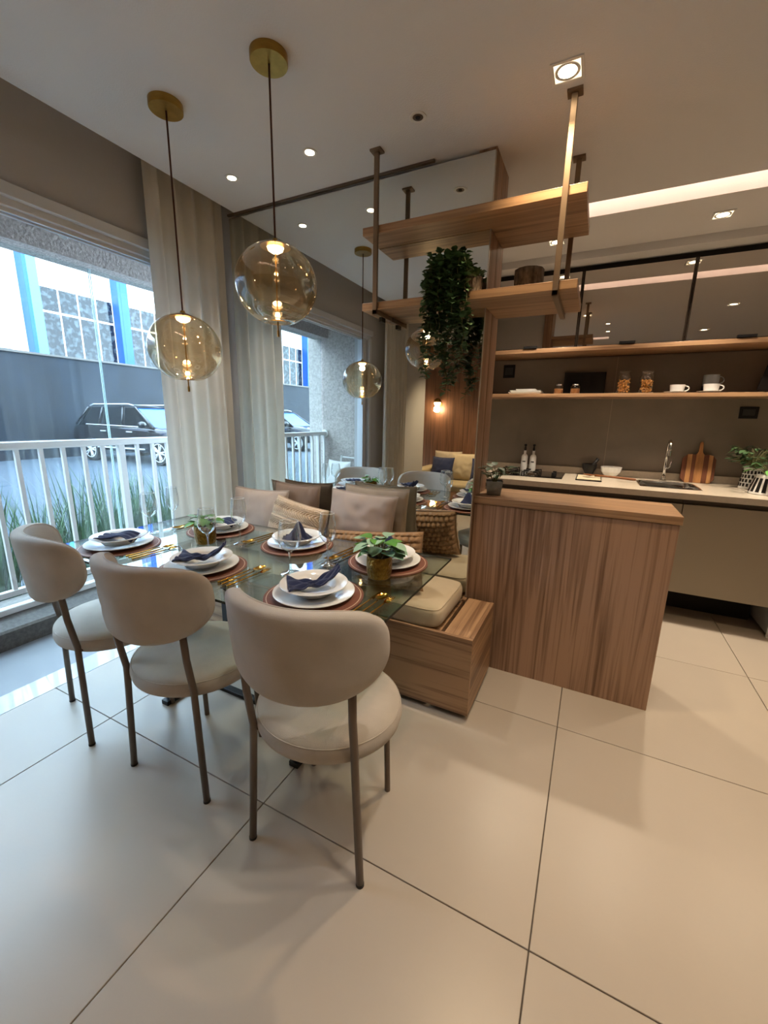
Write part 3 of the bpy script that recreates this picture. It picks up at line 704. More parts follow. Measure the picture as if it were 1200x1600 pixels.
# wine glasses
def glass(name, label, loc, h, rb, grp):
    t = thing(name, label, 'glass', loc, 0, grp)
    s = h * .42
    bowl = [(.004, s), (rb * .55, s + .012), (rb * .9, s + h * .14), (rb, s + h * .26), (rb * .95, s + h * .40), (rb * .78, h)]
    MB().lathe([(0, s - .002)] + bowl, 40).build('bowl', M_wine, t, smooth=True)
    MB().lathe([(rb * .78 - .0008, h - .0005), (rb * .78 + .0012, h), (rb * .78 - .0008, h + .0012)], 40).build('rim', mat('glass_rim', 'F2F4F4', .1, Alpha=.75) if 'glass_rim' not in bpy.data.materials else bpy.data.materials['glass_rim'], t)
    MB().lathe([(0, .0015), (rb * .86, .001), (rb * .84, .003), (.012, .007), (.0045, .02), (.0036, s * .6), (.0045, s - .006), (.008, s)], 32).build('stem', M_winestem, t, smooth=True)
    return t
gl = [(-1.896, 1.235, .205, .040, 'large wine glass at the window end of the table, left of its slimmer neighbour'), (-1.902, 1.37, .215, .031, 'slim wine glass at the window end of the table beside the curtain'),
      (-1.425, 1.175, .195, .038, 'wine glass in front of the brass cup near the curtain'), (-1.405, 1.335, .215, .036, 'wine glass right of the brass cup near the curtain'),
      (-.965, 1.155, .205, .043, 'large wine glass in the table centre behind the nearest plate'), (-.895, 1.30, .215, .035, 'slim wine glass left of the eucalyptus in the brass cup')]
for x, y, h, rb, lab in gl: glass('wine_glass', lab, (x, y, TZ), h, rb, 'stemmed wine glasses')
# cutlery
def cutlery(kind, label, loc, rz, m):
    t = thing(kind, label, kind, loc, rz, 'gold cutlery')
    MB().tube([(0, -.10, .004), (0, -.05, .004), (0, .03, .005), (0, .045, .006)], [.0040, .0032, .0026, .0024], 8).build('handle', m, t, smooth=True)
    if kind == 'spoon':
        MB().grid(14, 10, lambda u, v: (lambda a, r_: (.019 * r_ * math.cos(a), .072 + .029 * r_ * math.sin(a), .003 + .007 * r_ * r_))(2 * PI * u, v), True).build('head', m, t, smooth=True)
    elif kind == 'fork':
        b = MB().grid(8, 6, lambda u, v: ((u - .5) * .022 * (.35 + .65 * min(1, v * 2.2)), .044 + .026 * v, .006 - .003 * math.sin(PI * v)))
        for k in range(4): b.tube([(-.0095 + .0063 * k, .069, .006), (-.0095 + .0063 * k, .085, .0055), (-.0095 + .0063 * k, .098, .008)], [.0018, .0016, .0009], 6)
        b.build('head', m, t, smooth=True)
    else:
        MB().prism([(-.007, .04), (.007, .04), (.008, .09), (.002, .115), (-.006, .10)], .004, .0055).build('blade', M_chrome, t)
    return t
for i, (where, x, y, sd) in enumerate(place):
    for k, (kd, off) in enumerate((('knife', .178), ('spoon', .203), ('fork', .230))):
        if i == 0 and sd < 0: continue
        cutlery(kd, {'knife': 'thin gold-handled knife', 'spoon': 'round gold spoon', 'fork': 'small gold fork'}[kd] + ' beside the setting ' + where, (x + sd * off, y + sd * (.02 - .004 * k), TZ + .0005), (0 if sd > 0 else PI) + math.radians(-4), M_gold)
# brass cups with leaves
cup = [(0, 0), (.034, 0), (.042, .006), (.047, .03), (.048, .07), (.046, .088), (.0435, .088), (.045, .07), (.044, .03), (.04, .01), (0, .008)]
for k, (x, y, lab) in enumerate([(-.655, 1.285, 'hammered brass cup of eucalyptus leaves near the bar end of the table'), (-1.545, 1.262, 'hammered brass cup of small green leaves at the curtain end of the table')]):
    t = thing('plant_cup', lab, 'plant', (x, y, TZ), 0, 'brass cups of leaves')
    MB().lathe(cup, 48).build('cup', M_hammer, t, auto=True)
    MB().lathe([(0, .07), (.044, .072)], 24).build('soil', M_dark, t)
    if k == 0: leafy(t, 34, .085, .062, .058, .054, [M_leaf, M_leaf, M_leaf2], 11, 1.1, droop=.3)
    else: leafy(t, 24, .085, .055, .045, .040, [M_leaf2, M_leaf2, M_leaf], 4, .8, droop=.2)
# ================================================================ PENDANTS
def pendant(label, x, y, zc, lw):
    t = thing('pendant_lamp', label, 'lamp', (x, y, 2.5), 0, 'amber globe pendants over the table')
    z = zc - 2.5; R = .147; K = .94
    MB().lathe([(0, -.026), (.060, -.026), (.0615, -.024), (.0615, 0), (0, 0)], 48).build('canopy', M_brass, t, auto=True)
    ztop = z + R * K * .96
    MB().tube([(0, 0, -.026), (0, 0, ztop + .018)], .0035, 8).build('cord', M_cord, t)
    prof = []
    for i in range(33):
        a = math.radians(18) + (PI - math.radians(18) - math.radians(24)) * i / 32
        prof.append((R * math.sin(a), z + R * K * math.cos(a)))
    r_, zz = prof[-1]; prof += [(r_ - .012, zz - .001), (r_ - .02, zz + .006)]
    MB().lathe(prof, 72).build('globe', M_amber, t, smooth=True)
    MB().lathe([(0, ztop + .02), (.008, ztop + .018), (.012, ztop + .008), (.03, ztop + .004), (.052, ztop - .006), (.0535, ztop - .009), (0, ztop - .009)], 40).build('cap', M_brass, t, auto=True)
    MB().lathe([(0, ztop - .010), (.030, ztop - .010), (.026, ztop - .020), (.012, ztop - .028), (0, ztop - .030)], 28).build('led_diffuser', M_led, t, smooth=True)
    zb = z - R * K
    MB().tube([(0, 0, ztop - .03), (0, 0, zb - .04)], .0028, 8).build('rod', M_brass, t)
    MB().lathe([(.0, zb + .028), (.012, zb + .026), (.030, zb + .014), (.031, zb + .011), (0, zb + .013)], 28).build('lower_disc', M_brass, t, auto=True)
    MB().lathe([(0, zb + .046), (.007, zb + .044), (.010, zb + .034), (.008, zb + .0285), (0, zb + .028)], 16).build('lower_bulb', M_led, t, smooth=True)
    MB().tube([(0, 0, zb - .04), (0, 0, zb - .018)], .0045, 10).build('tip', M_brass, t)
    light('pendant_light', 'POINT', (x, y, 2.5 + ztop - .045), lw, WARM, shadow_soft_size=.02)
    light('pendant_light', 'POINT', (x, y, 2.5 + zb + .06), lw * .5, WARM, shadow_soft_size=.01)
pendant('lower amber glass globe pendant nearer the window', -1.615, 1.294, 1.615, 1.2)
pendant('higher amber glass globe pendant nearer the kitchen shelves', -1.104, 1.296, 1.808, 1.2)
# ================================================================ DOWNLIGHTS
def square_spot(label, x, y, e=SPOT_W, ang=100):
    t = thing('square_downlight', label, 'light', (x, y, 2.5), 0, 'square recessed downlights')
    s = .052
    b = MB()
    for (x0, x1, y0, y1) in ((-s, s, -s, -s + .010), (-s, s, s - .010, s), (-s, -s + .010, -s + .010, s - .010), (s - .010, s, -s + .010, s - .010)): b.box(x0, x1, y0, y1, -.004, .0)
    b.build('trim', M_white, t)
    MB().lathe([(.030, -.003), (.040, -.0035), (.0405, -.001), (.030, -.001)], 32).build('ring', M_white, t)
    MB().box(-s + .01, s - .01, -s + .01, s - .01, -.0012, -.0003).build('recess_glow_plate', M_glow, t)  # emission stands in for the lamp lighting the square recess
    MB().lathe([(0, -.003), (.030, -.0025)], 32).build('lens', M_ledface, t)
    light('spot', 'SPOT', (x, y, 2.488), e * 10, WARM if y < 3 else (1, .83, .62), (0, 0, 0), spot_size=math.radians(ang), spot_blend=.8, shadow_soft_size=.035)
def round_spot(label, x, y, on=True):
    t = thing('round_downlight', label, 'light', (x, y, 2.5), 0, 'round recessed downlights')
    MB().lathe([(.020, -.001), (.030, -.004), (.034, -.003), (.034, 0), (.02, 0)], 32).build('ring', M_white, t, auto=True)
    if on:
        MB().lathe([(0, -.0035), (.021, -.002)], 24).build('lens', M_ledface, t)
        light('spot', 'SPOT', (x, y, 2.488), ROUND_W * 10, (1, .90, .78), (0, 0, 0), spot_size=math.radians(70), spot_blend=.7, shadow_soft_size=.02)
    else:
        MB().lathe([(0, -.001), (.021, -.0015)], 24).build('reflector', M_taupe, t)
        MB().lathe([(0, -.004), (.009, -.004), (.010, -.0015)], 16).build('bulb', M_dark, t)
square_spot('bright square downlight in the ceiling in front of the shelf hanger', -.225, 1.778)
square_spot('square downlight in the kitchen ceiling seen between the hanging shelves', -.372, 3.227, 9)
square_spot('square downlight in the kitchen ceiling above the sink', .503, 3.206, 9)
square_spot('square downlight in the kitchen ceiling beyond the right edge', 1.38, 3.2, 9)
square_spot('square downlight right of the bar, outside the frame', 1.07, 1.75)
square_spot('square downlight to the right of the camera', 1.07, .48)
square_spot('square downlight over the living area on the left', -1.6, -1.6, 16)
square_spot('square downlight over the living area on the right', 1.07, -1.2)
round_spot('lit round downlight nearest the curtain', -1.775, 1.774)
round_spot('lit round downlight between the pendants and the rack', -1.293, 1.771)
round_spot('unlit round downlight left of the rack rod', -.768, 1.770, False)
round_spot('lit round downlight above the camera, farther one', -.01, 1.25)
round_spot('lit round downlight above the camera, nearer one', 0.0, .77)
# ================================================================ CURTAINS
def curtain(label, ya, yb, seed, sheer=False):
    r_ = random.Random(seed); L = yb - ya
    ph = [r_.uniform(0, 6) for _ in range(5)]
    t = thing('curtain', label, 'curtain', (-2.14, (ya + yb) / 2, .012), 0, 'pleated curtains at the window')
    H = 2.62
    def fn(u, v):
        y = ya - (ya + yb) / 2 + L * u; z = H * v
        k = .55 + .45 * v
        x = (.030 * math.sin(2 * PI * u * L / .115 + ph[0] + .8 * math.sin(4 * u + ph[1])) * (1.15 - .35 * v) + .012 * math.sin(2 * PI * u * L / .047 + ph[2]) * (1 - .5 * v)
             + .006 * noise.noise(Vector((u * 5, v * 1.2, seed))))
        y += .010 * math.sin(z * 1.5 + u * 8) * (1 - v)
        return (x, y, z)
    MB().grid(int(L * 260), 34, fn).build('cloth', M_curtain, t, smooth=True)
    MB().box(.0, .012, -L / 2, L / 2, H, H + .018).build('curtain_rail', M_alu, t)
curtain('long off-white pleated curtain in front of the mirror corner', 1.56, 2.035, 2)
curtain('off-white pleated curtain at the living side of the window, seen in the mirror', -.74, -.09, 5)
# ================================================================ KITCHEN
M_ct = M_quartz
kc = thing('kitchen_worktop', 'pale quartz kitchen worktop with inset steel sink', 'worktop', (.9, 3.58, .865))
wk_ = MB()
sx0, sx1, sy0, sy1 = .335 - .9, .70 - .9, 3.42 - 3.58, 3.80 - 3.58
wk_.box(-2.1, sx0, -.36, .365, 0, .04).box(sx1, 2.1, -.36, .365, 0, .04).box(sx0, sx1, -.36, sy0, 0, .04).box(sx0, sx1, sy1, .365, 0, .04)
wk_.build('slab', M_ct, kc)
MB().box(-2.1, 2.1, .345, .366, .041, .095).build('upstand', M_ct, kc)
si = MB().grid(40, 8, lambda u, v: (lambda a, k, z: ((sx0 + sx1) / 2 + (sx1 - sx0) / 2 * math.copysign(abs(math.cos(a)) ** .35, math.cos(a)) * k, (sy0 + sy1) / 2 + (sy1 - sy0) / 2 * math.copysign(abs(math.sin(a)) ** .35, math.sin(a)) * k, z))(2 * PI * u, [1.03, 1.0, .985, .97, .96, .93, .8, .4, 0.0][int(round(v * 8))], [.0415, .043, .038, 0, -.08, -.12, -.13, -.132, -.133][int(round(v * 8))]), True)
si.build('sink', M_chrome, kc, smooth=True)
def tcab(name, label, x0, x1, ndoor, xc=None):
    t = thing(name, label, 'cabinet', ((x0 + x1) / 2, 3.6, 0), 0, 'taupe kitchen base cabinets')
    h = (x1 - x0) / 2
    hc = h if xc is None else xc - (x0 + x1) / 2
    MB().box(-h + .004, hc - .004, -.335, .345, .225, .72).build('carcass', M_taupe_lac, t)
    MB().box(-h, h, -.337, -.32, .832, .862).build('finger_groove', bpy.data.materials.get('groove_taupe') or mat('groove_taupe', '4C443A', .6), t)
    wd = 2 * h / ndoor
    for k in range(ndoor): MB().box(-h + k * wd + .0015, -h + (k + 1) * wd - .0015, -.358, -.338, .222, .83).build('door', M_taupe_lac, t, bevel=.0015)
    MB().box(-h, hc, -.05, .0, 0, .224).build('plinth', M_dark, t)
    return t
tcab('base_cabinet', 'taupe base cabinet below the hob', -1.19, -.112, 2)
tcab('base_cabinet', 'taupe base cabinet below the tray and the left half of the sink', -.110, .573, 1)
tcab('base_cabinet', 'wide taupe base cabinet at the right edge, hanging over the floor-standing appliance', .575, 1.50, 1, 1.12)
wm = thing('appliance', 'pale grey floor-standing appliance under the right end of the worktop', 'appliance', (1.425, 3.62, 0))
MB().box(-.285, .29, -.345, .29, .03, .825).build('housing', mat('appliance_grey', 'A8ABAE', .35, .3), wm, bevel=.004)
for x in (-.26, .26):
    for y in (-.32, .25): MB().cyl(x, y, 0, .03, .018, 12).build('foot', M_white, wm)
# upper cabinet
uc = thing('wall_cabinet', 'wall cabinet with smoked mirror-like glass doors above the kitchen shelves', 'cabinet', (.9, 3.78, 1.865))
MB().box(-2.1, 2.1, -.185, .165, .0, .03).build('bottom_board', M_oak_x, uc, bevel=.0012)
MB().box(-2.1, 2.1, -.16, .165, .55, .585).build('top_board', M_dark, uc)
MB().box(-2.1, 2.1, .14, .165, .03, .55).build('back', M_walnut, uc)
M_frame = mat('dark_bronze_frame', '2E241B', .35, .7)
ds = [-.860, -.205, .470, 1.145, 1.82, 2.5, 2.98]
for a, b in zip(ds[:-1], ds[1:]):
    a -= .9; b -= .9
    d = MB().box(a + .003, b - .003, -.182, -.177, .034, .546).build('glass_door', M_smoke, uc)
    MB().box(a + .002, a + .012, -.186, -.16, .032, .548).build('frame_stile', M_frame, uc)
    MB().box(b - .010, b - .001, -.186, -.16, .032, .548).build('frame_stile', M_frame, uc)
    MB().box((a + b) / 2 - .05, (a + b) / 2 + .05, -.194, -.184, .034, .05).build('handle', M_black, uc)
    MB().box(a - .004, a + .004, -.15, .13, .03, .55).build('divider', M_walnut, uc)
ws = thing('wall_shelf', 'long thin oak shelf below the glass wall cabinet', 'shelf', (.9, 3.8, 1.530))
MB().box(-2.1, 2.1, -.17, .148, 0, .028).build('board', M_oak_x, ws, bevel=.0012)
SZ = 1.558
# shelf items
bk = [('white', .27, .015), ('white', .25, .014), ('white', .16, .012)]
z = SZ; bks = ['wide white plate lying lowest of the stack on the left of the wall shelf', 'middle white plate of the stack on the wall shelf', 'smallest white plate on top of the stack on the wall shelf']
for k, (c, wd, h) in enumerate(bk):
    t = thing('serving_plate', bks[k], 'plate', (-.553, 3.74, z), .0, 'white plates stacked on the wall shelf')
    MB().add([(x * q, y * q * .7, zz) for zz, q in ((0, wd * .44), (h, wd * .5)) for x, y in ((-1, -1), (1, -1), (1, 1), (-1, 1))], [(3, 2, 1, 0), (4, 5, 6, 7), (0, 1, 5, 4), (1, 2, 6, 5), (2, 3, 7, 6), (3, 0, 4, 7)]).build('dish', M_china, t, bevel=.003)
    z += h + .0005
M_spice = mat('dried_spice', '8A5A2E', .9, noise_s=300, noise_a=.5)
M_pasta = mat('dried_pasta', 'C08840', .7, noise_s=60, noise_a=.4)
def jar(name, label, x, y, r_, h, grp, filled, lid):
    t = thing(name, label, 'jar', (x, y, SZ), 0, grp)
    MB().lathe([(0, 0), (r_ * .9, 0), (r_, .006), (r_, h * .78), (r_ * .72, h * .86), (r_ * .72, h * .92)], 32).build('glass', M_jar, t, smooth=True)
    if filled == 'spice': MB().lathe([(0, .003), (r_ * .88, .003), (r_ * .93, .01), (r_ * .93, h * .55), (0, h * .58)], 24).build('contents', M_spice, t)
    else:
        b = MB(); rr = random.Random(int(x * 100))
        for q in range(150):
            a = rr.uniform(0, 6.28); d = r_ * .82 * rr.random() ** .5; zz = rr.uniform(.012, h * .62); v = Vector((rr.uniform(-1, 1), rr.uniform(-1, 1), rr.uniform(-.6, .6))).normalized() * .011
            p = Vector((d * math.cos(a), d * math.sin(a), zz)); p2 = p + v
            if math.hypot(p2.x, p2.y) > r_ * .93: p2 = p - v * .6
            b.tube([p, p2], .0042, 5)
        tag(b.build('contents', M_pasta, t), kind='stuff')
    if lid == 'steel':
        MB().lathe([(0, h * 1.0), (r_ * .7, h), (r_ * .76, h * .96), (r_ * .76, h * .84), (0, h * .84)], 24).build('lid', M_chrome, t, auto=True)
    else:
        MB().lathe([(0, h * 1.0), (r_ * .86, h * 1.0), (r_ * .88, h * .93), (r_ * .78, h * .90), (0, h * .9)], 28).build('lid', M_jar, t, smooth=True)
jar('spice_jar', 'small round spice jar left of its twin on the wall shelf', -.30, 3.72, .036, .075, 'small spice jars', 'spice', 'steel')
jar('spice_jar', 'small round spice jar in front of the dark panel on the wall shelf', -.178, 3.72, .036, .075, 'small spice jars', 'spice', 'steel')
jar('storage_jar', 'tall glass jar of pasta, the left one on the wall shelf', .155, 3.74, .048, .165, 'tall pasta jars', 'pasta', 'glass')
jar('storage_jar', 'tall glass jar of pasta, the right one on the wall shelf', .303, 3.74, .048, .160, 'tall pasta jars', 'pasta', 'glass')
t = thing('dark_tray', 'matt black rectangular tray leaning behind the spice jars', 'tray', (-.125, 3.88, SZ))
MB().box(-.155, .155, .0, .012, .0, .185).box(-.145, .145, -.004, .0, .01, .175).build('panel', M_black, t, bevel=.003).rotation_euler.x = math.radians(-8)
t.location.y = 3.89
def cupsauc(label_c, label_s, x, y):
    s_ = thing('saucer', label_s, 'saucer', (x - .01, y, SZ), 0, 'white saucers')
    MB().lathe([(0, 0), (.035, 0), (.07, .010), (.071, .012), (.035, .004), (0, .004)], 40).build('dish', M_china, s_, auto=True)
    c_ = thing('tea_cup', label_c, 'cup', (x, y, SZ + .0045), 0, 'white tea cups')
    MB().lathe([(0, 0), (.028, 0), (.042, .012), (.048, .055), (.0455, .055), (.040, .016), (.0, .005)], 40).build('bowl', M_china, c_, auto=True)
    MB().tube([(.045 + .026 * math.sin(a), 0, .030 + .018 * math.cos(a)) for a in [PI * i / 10 for i in range(11)]], .004, 8).build('handle', M_china, c_, smooth=True)
cupsauc('white tea cup on its saucer, the left one on the wall shelf', 'white saucer under the left tea cup', .497, 3.73)
cupsauc('white tea cup on its saucer in front of the grey mug', 'white saucer under the tea cup by the grey mug', .690, 3.70)
t = thing('grey_mug', 'pale grey mug raised behind the white tea cup on the wall shelf', 'mug', (.705, 3.83, SZ))
MB().lathe([(0, 0), (.05, 0), (.05, .055), (0, .055)], 32).build('stand', M_black, t)
MB().lathe([(0, .0555), (.044, .056), (.048, .066), (.049, .132), (.0455, .132), (.044, .07), (0, .062)], 40).build('bowl', mat('grey_glaze', '8E979B', .2), t, auto=True)
MB().tube([(.047 + .028 * math.sin(a), 0, .095 + .024 * math.cos(a)) for a in [PI * i / 10 for i in range(11)]], .004, 8).build('handle', bpy.data.materials['grey_glaze'], t, smooth=True)
t = thing('black_board', 'black serving board leaning against the wall at the right end of the wall shelf', 'board', (1.06, 3.80, SZ))
o = MB().box(-.10, .13, -.006, .006, 0, .25).build('panel', M_black, t, bevel=.004); o.rotation_euler = (math.radians(-12), math.radians(14), 0)
t = thing('power_socket', 'black wall socket near the right edge below the wall shelf', 'socket', (.985, 3.949, 1.432))
MB().box(-.055, .055, -.008, 0, -.042, .042).build('plate', M_black, t, bevel=.002)
MB().box(-.035, .035, -.011, -.0081, -.02, .024).build('outlet', mat('dark_grey_plastic', '2B2D30', .4), t, bevel=.001)
t = thing('power_socket', 'black wall socket above the shelf beside the oak column', 'socket', (-.745, 3.949, 1.77))
MB().box(-.05, .05, -.008, 0, -.055, .055).build('plate', M_black, t, bevel=.002)
MB().box(-.033, .033, -.011, -.0081, -.03, .03).build('outlet', bpy.data.materials['dark_grey_plastic'], t, bevel=.001)
# counter items
KZ = .9052
ck = thing('gas_hob', 'black glass gas hob with steel burners', 'hob', (-.46, 3.66, KZ))
MB().box(-.29, .275, -.20, .20, 0, .006).build('glass_top', mat('black_glass', '0C0C0D', .05), ck, bevel=.002)
for k, (x, y) in enumerate([(-.16, .09), (.03, .02), (-.16, -.1), (.03, -.12)]):
    MB().lathe([(0, .022), (.022, .022), (.03, .016), (.045, .010), (.046, .006), (0, .006)], 28, (x, y, 0)).build('burner', M_chrome, ck, auto=True)
    for q in range(4):
        a = q * PI / 2 + PI / 4
        MB().tube([(x + .03 * math.cos(a), y + .03 * math.sin(a), .034), (x + .085 * math.cos(a), y + .085 * math.sin(a), .034), (x + .085 * math.cos(a), y + .085 * math.sin(a), .006)], .005, 6).build('pan_support', M_black, ck)
for k in range(2): MB().lathe([(0, .03), (.014, .03), (.016, .006), (0, .006)], 20, (.20, -.06 + .12 * k, 0)).build('knob', M_black, ck, auto=True)
for k, (x, y, lab) in enumerate([(-.535, 3.885, 'white ceramic oil bottle, the left of the pair behind the hob'), (-.462, 3.885, 'white ceramic oil bottle, the right of the pair behind the hob')]):
    t = thing('oil_bottle', lab, 'bottle', (x, y, KZ), 0, 'white ceramic oil bottles')
    MB().lathe([(0, 0), (.026, 0), (.028, .004), (.028, .125), (.022, .14), (.011, .148), (.011, .175), (.013, .18), (0, .18)], 32).build('body', M_china, t, auto=True)
    MB().lathe([(.0, .18), (.009, .18), (.010, .2), (.006, .215), (.012, .225), (.012, .235), (0, .24)], 20).build('stopper', M_black, t, auto=True)
    MB().box(-.013, .013, -.0295, -.0278, .08, .088).build('black_lettering', M_black, t)
t = thing('mortar', 'black stone mortar on the worktop', 'mortar', (-.005, 3.86, KZ))
MB().lathe([(0, 0), (.032, 0), (.030, .012), (.038, .03), (.054, .06), (.056, .098), (.049, .098), (.044, .06), (.02, .03), (0, .028)], 36).build('bowl', M_black, t, auto=True)
t = thing('pestle', 'black stone pestle resting in the mortar', 'pestle', (-.005, 3.86, KZ))
MB().tube([(0, 0, .05), (.02, 0, .075), (.058, 0, .145)], [.016, .011, .015], 14).build('shaft', M_black, t, smooth=True)
t = thing('white_bowl', 'faceted white bowl beside the mortar', 'bowl', (.155, 3.84, KZ))
MB().lathe([(0, 0), (.036, 0), (.042, .01), (.070, .045), (.078, .085), (.073, .085), (.064, .046), (.03, .014), (0, .012)], 14).build('bowl', M_china, t)
t = thing('serving_tray', 'pale square tray with dark rim at the worktop edge', 'tray', (.0, 3.62, KZ))
MB().box(-.09, .09, -.15, .15, 0, .008).build('base', M_black, t, bevel=.002); MB().box(-.082, .082, -.142, .142, .0081, .012).build('inlay', mat('cream_inlay', 'CFC2A6', .4), t)
t = thing('wooden_spoon', 'long dark wooden spoon lying across the tray', 'spoon', (.05, 3.62, KZ + .0125), math.radians(-9))
MB().grid(18, 8, lambda u, v: (lambda a, r_: (-.05 + .05 * r_ * math.cos(a), .026 * r_ * math.sin(a), .016 + .006 * r_ * r_ - .006 * (1 - r_)))(2 * PI * u, v), True).build('bowl', mat('dark_olive_wood', '7A4A26', .5, noise_s=12, noise_a=.2), t, smooth=True)
MB().tube([(-.01, 0, .018), (.08, 0, .018), (.24, 0, .012), (.27, 0, .011)], [.010, .007, .010, .007], 10).build('handle', bpy.data.materials['dark_olive_wood'], t, smooth=True)
t = thing('tap', 'tall chrome kitchen tap behind the sink', 'tap', (.522, 3.855, KZ))
MB().lathe([(0, 0), (.026, 0), (.026, .006), (.014, .012), (.013, .04), (0, .04)], 24).build('base', M_chrome, t, auto=True)
MB().tube([(0, 0, .03), (0, 0, .20), (0, -.005, .27), (0, -.03, .305), (0, -.065, .31), (0, -.09, .29), (0, -.10, .25), (0, -.10, .235)], .010, 14).build('spout', M_chrome, t, smooth=True)
MB().lathe([(0, 0), (.014, 0), (.015, .04), (0, .042)], 20, (0, -.10, .20)).build('spray_head', M_chrome, t, auto=True)
MB().tube([(0, 0, .10), (.02, 0, .10), (.03, 0, .11), (.035, 0, .16)], [.009, .008, .006, .005], 10).build('lever', M_chrome, t, smooth=True)
t = thing('cutting_board', 'striped wooden cutting board with handle leaning on the splashback', 'board', (.735, 3.865, KZ), 0)
cols = [('board_walnut', '5E3520'), ('board_maple', 'A87A4C'), ('board_walnut', '5E3520'), ('board_oak', '96683C'), ('board_walnut', '5E3520'), ('board_maple', 'A87A4C'), ('board_walnut', '5E3520')]
xs = [-.105, -.075, -.045, -.022, .028, .06, .085, .105]
for k, (nm_, c) in enumerate(cols):
    m = bpy.data.materials.get(nm_) or mat(nm_, c, .5, noise_s=20, noise_a=.25, stretch=(3, 3, .4))
    a, b_ = xs[k], xs[k + 1]
    def hz(x): return .215 - .0 - .035 * max(0, (abs(x) - .07) / .035) ** 2
    def lz(x): return .03 * max(0, (abs(x) - .075) / .03) ** 2
    pts = [(a, lz(a)), (b_, lz(b_)), (b_, hz(b_)), (a, hz(a))]
    if k == 3: pts = [(a, 0), (b_, 0), (b_, .215), (.016, .235), (.013, .30), (.007, .312), (-.002, .312), (-.009, .30), (-.010, .235), (a, .215)]
    o = MB().prism(pts, -.009, .009, 'y').build('strip', m, t, bevel=.0015); o.rotation_euler.x = math.radians(-9)
def slotpot(t, r0, r1, h, rows, cols_, hh):
    MB().lathe([(0, 0), (r0, 0), (r0 + .003, .004), (r1, h), (r1 - .005, h), (r0 - .003, .01), (0, .01)], 48).build('pot', M_china, t, auto=True)
    b = MB()
    for rr in range(rows):
        for c in range(cols_):
            a = 2 * PI * (c + .5 * (rr % 2)) / cols_
            z0 = h * (.12 + .80 * rr / rows); z1 = z0 + hh; n0 = len(b.v)
            ra = r0 + .003 + (r1 - r0 - .003) * z0 / h + .0003; rb_ = r0 + .003 + (r1 - r0 - .003) * z1 / h + .0003
            wd = .30 * 2 * PI / cols_
            b.add([(q * math.cos(a + s_ * wd), q * math.sin(a + s_ * wd), zz) for q, zz in ((ra, z0), (rb_ + .0, z1)) for s_ in (-1, 0, 1)], [(0, 1, 4, 3), (1, 2, 5, 4)])
    o = b.build('slot_pattern', M_black, t); so = o.modifiers.new('s', 'SOLIDIFY'); so.thickness = .002; so.offset = 1
t = thing('patterned_pot_plant', 'bushy dark fern in a white pot with rows of small black dashes', 'plant', (1.025, 3.74, KZ), 0, 'plants in black and white pots')
slotpot(t, .062, .052, .15, 4, 18, .022); leafy(t, 130, .15, .145, .050, .030, M_leafd, 21, .9)
t = thing('patterned_pot_plant', 'green leafy plant in a white cone pot with tall black slots by the worktop edge', 'plant', (1.045, 3.50, KZ), 0, 'plants in black and white pots')
slotpot(t, .088, .060, .125, 1, 16, .09); leafy(t, 30, .125, .11, .06, .035, [M_leafd, M_leaf2], 22, .7)
# ================================================================ LIVING SIDE (seen only in the mirror)
wr = bpy.data.objects['wall_rear']
pxs = [-2.64, -1.90, -1.15, -.4, .35, 1.1]
for a, b in zip(pxs[:-1], pxs[1:]): MB().box(a, b - .006, -2.54, -2.515, 0, 2.49).build('panel', M_walnut, wr)
sc = thing('wall_lamp', 'brass wall lamp with glowing globe on the dark wood panelling', 'lamp', (-2.33, -2.515, 1.58))
bz = MB().lathe([(0, 0), (.045, 0), (.045, .012), (0, .014)], 28); bz.xf(Matrix.Rotation(-PI / 2, 4, 'X')); bz.build('backplate', M_brass, sc, auto=True)
MB().tube([(0, .01, 0), (0, .07, -.01), (0, .09, .02)], .005, 8).build('arm', M_brass, sc)
MB().lathe([(.062, .0), (.058, .03), (.035, .055), (0, .066)], 28, (0, .10, .03)).build('half_shade', M_brass, sc, smooth=True)
MB().lathe([(0, -.055), (.03, -.048), (.052, -.02), (.055, .0), (.05, .02), (.03, .045), (0, .052)], 24, (0, .10, .02)).build('globe', emit('sconce_glow', (1, .62, .30, 1), 12), sc, smooth=True)
light('sconce_light', 'POINT', (-2.33, -2.40, 1.50), 6, WARM, shadow_soft_size=.05)
sf = thing('sofa', 'low beige fabric sofa against the dark panelling', 'sofa', (-1.57, -2.02, 0))
M_sofa = cloth('sofa_fabric', 'A89878')
MB().box(-.85, .95, -.42, .42, .06, .26).build('base', M_sofa, sf, bevel=.02)
for k in range(2): MB().box(-.66 + .76 * k, .09 + .76 * k, -.22, .44, .262, .43).build('seat_cushion', M_sofa, sf, bevel=.04, seg=4)
for k in range(2): MB().box(-.66 + .76 * k, .09 + .76 * k, -.46, -.225, .27, .70).build('back_cushion', M_sofa, sf, bevel=.05, seg=4)
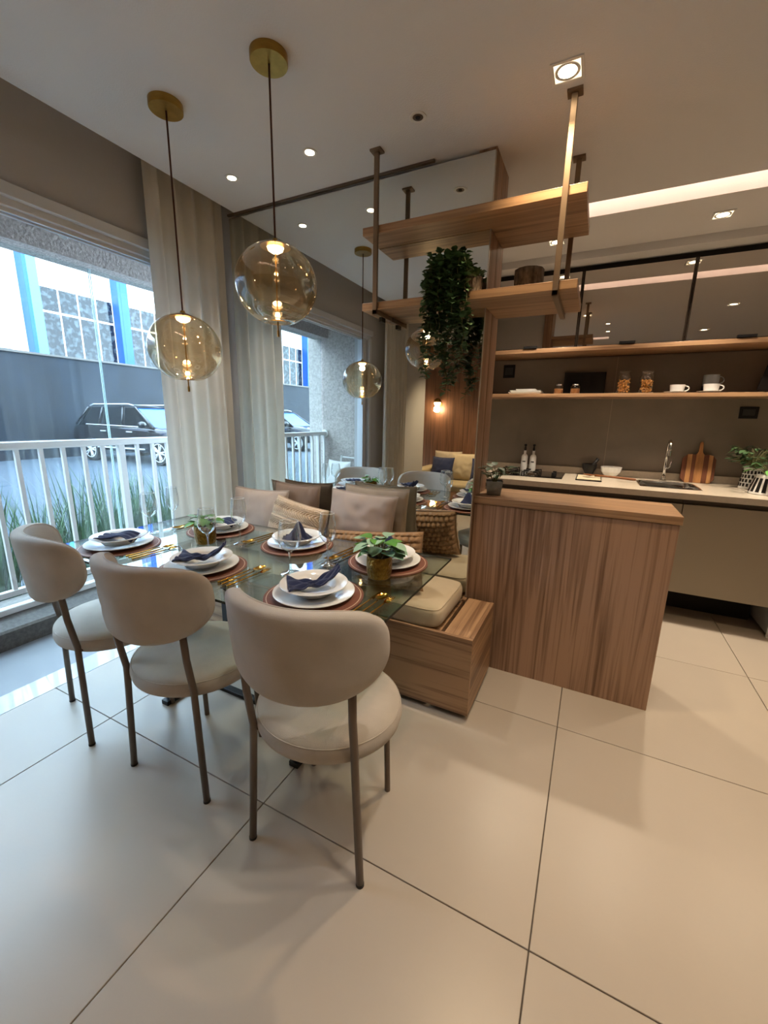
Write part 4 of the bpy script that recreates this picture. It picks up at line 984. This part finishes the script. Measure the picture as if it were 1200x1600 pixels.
for a in (-.86, .87): MB().box(a, a + .18, -.44, .44, .06, .60).build('arm', M_sofa, sf, bevel=.03, seg=3)
for x in (-.8, .9):
    for y in (-.38, .38): MB().cyl(x, y, 0, .06, .02, 12).build('leg', M_black, sf)
def sofa_pillow(label, x, m, w_, y=-2.08, z=.43, tilt=.25, rz=0): return pillow('pillow', label, (x, y, z), w_, w_, .14, m, rz=PI + rz, tilt=tilt, group='pillows on the sofa')
sofa_pillow('beige pillow behind the navy one on the sofa', -2.02, M_beige, .44, -2.13)
sofa_pillow('navy pillow on the sofa under the wall lamp', -2.04, M_navy, .36, -1.95, .43, .3, .1)
sofa_pillow('beige pillow in the middle of the sofa', -1.75, M_linen_l, .42, -2.10)
sofa_pillow('navy pillow at the far end of the sofa', -1.42, M_navy, .36, -2.0, .43, .3)
# balcony armchair with white cushion, seen in the mirror
bc = thing('balcony_chair', 'white balcony chair by the textured end wall', 'chair', (-2.66, .02, -.002), math.radians(15))
for x in (-.19, .19):
    for y in (-.19, .19): MB().tube([(x, y, 0), (x, y, .40 if y > 0 else .40)], .012, 10).build('leg', M_white, bc)
MB().box(-.22, .22, -.21, .21, .40, .43).build('seat', M_white, bc, bevel=.006)
for x in (-.20, .20): MB().tube([(x, -.19, .43), (x, -.24, .88)], .012, 10).build('back_post', M_white, bc)
for z in (.60, .86): MB().tube([(-.20, -.205 - (z - .43) * .1, z), (.20, -.205 - (z - .43) * .1, z)], .010, 8).build('back_rail', M_white, bc)
pillow('pillow', 'white quilted pillow on the balcony chair', (-2.67, .03, .43), .38, .42, .13, cloth('white_cotton', 'D8D5D0'), rz=PI + .26, tilt=.2, group='balcony pillow')
# balcony spotlight
bs = thing('balcony_spotlight', 'small white conical spotlight under the balcony beam', 'light', (-2.93, 1.60, 2.40))
o = MB().lathe([(0, .075), (.022, .07), (.032, -.06), (.030, -.06), (0, -.05)], 28); o.xf(Matrix.Rotation(math.radians(-40), 4, 'X')); o.build('shade', M_white, bs, auto=True)
MB().tube([(0, -.02, .05), (0, -.02, .16)], .008, 8).build('stem', M_white, bs)
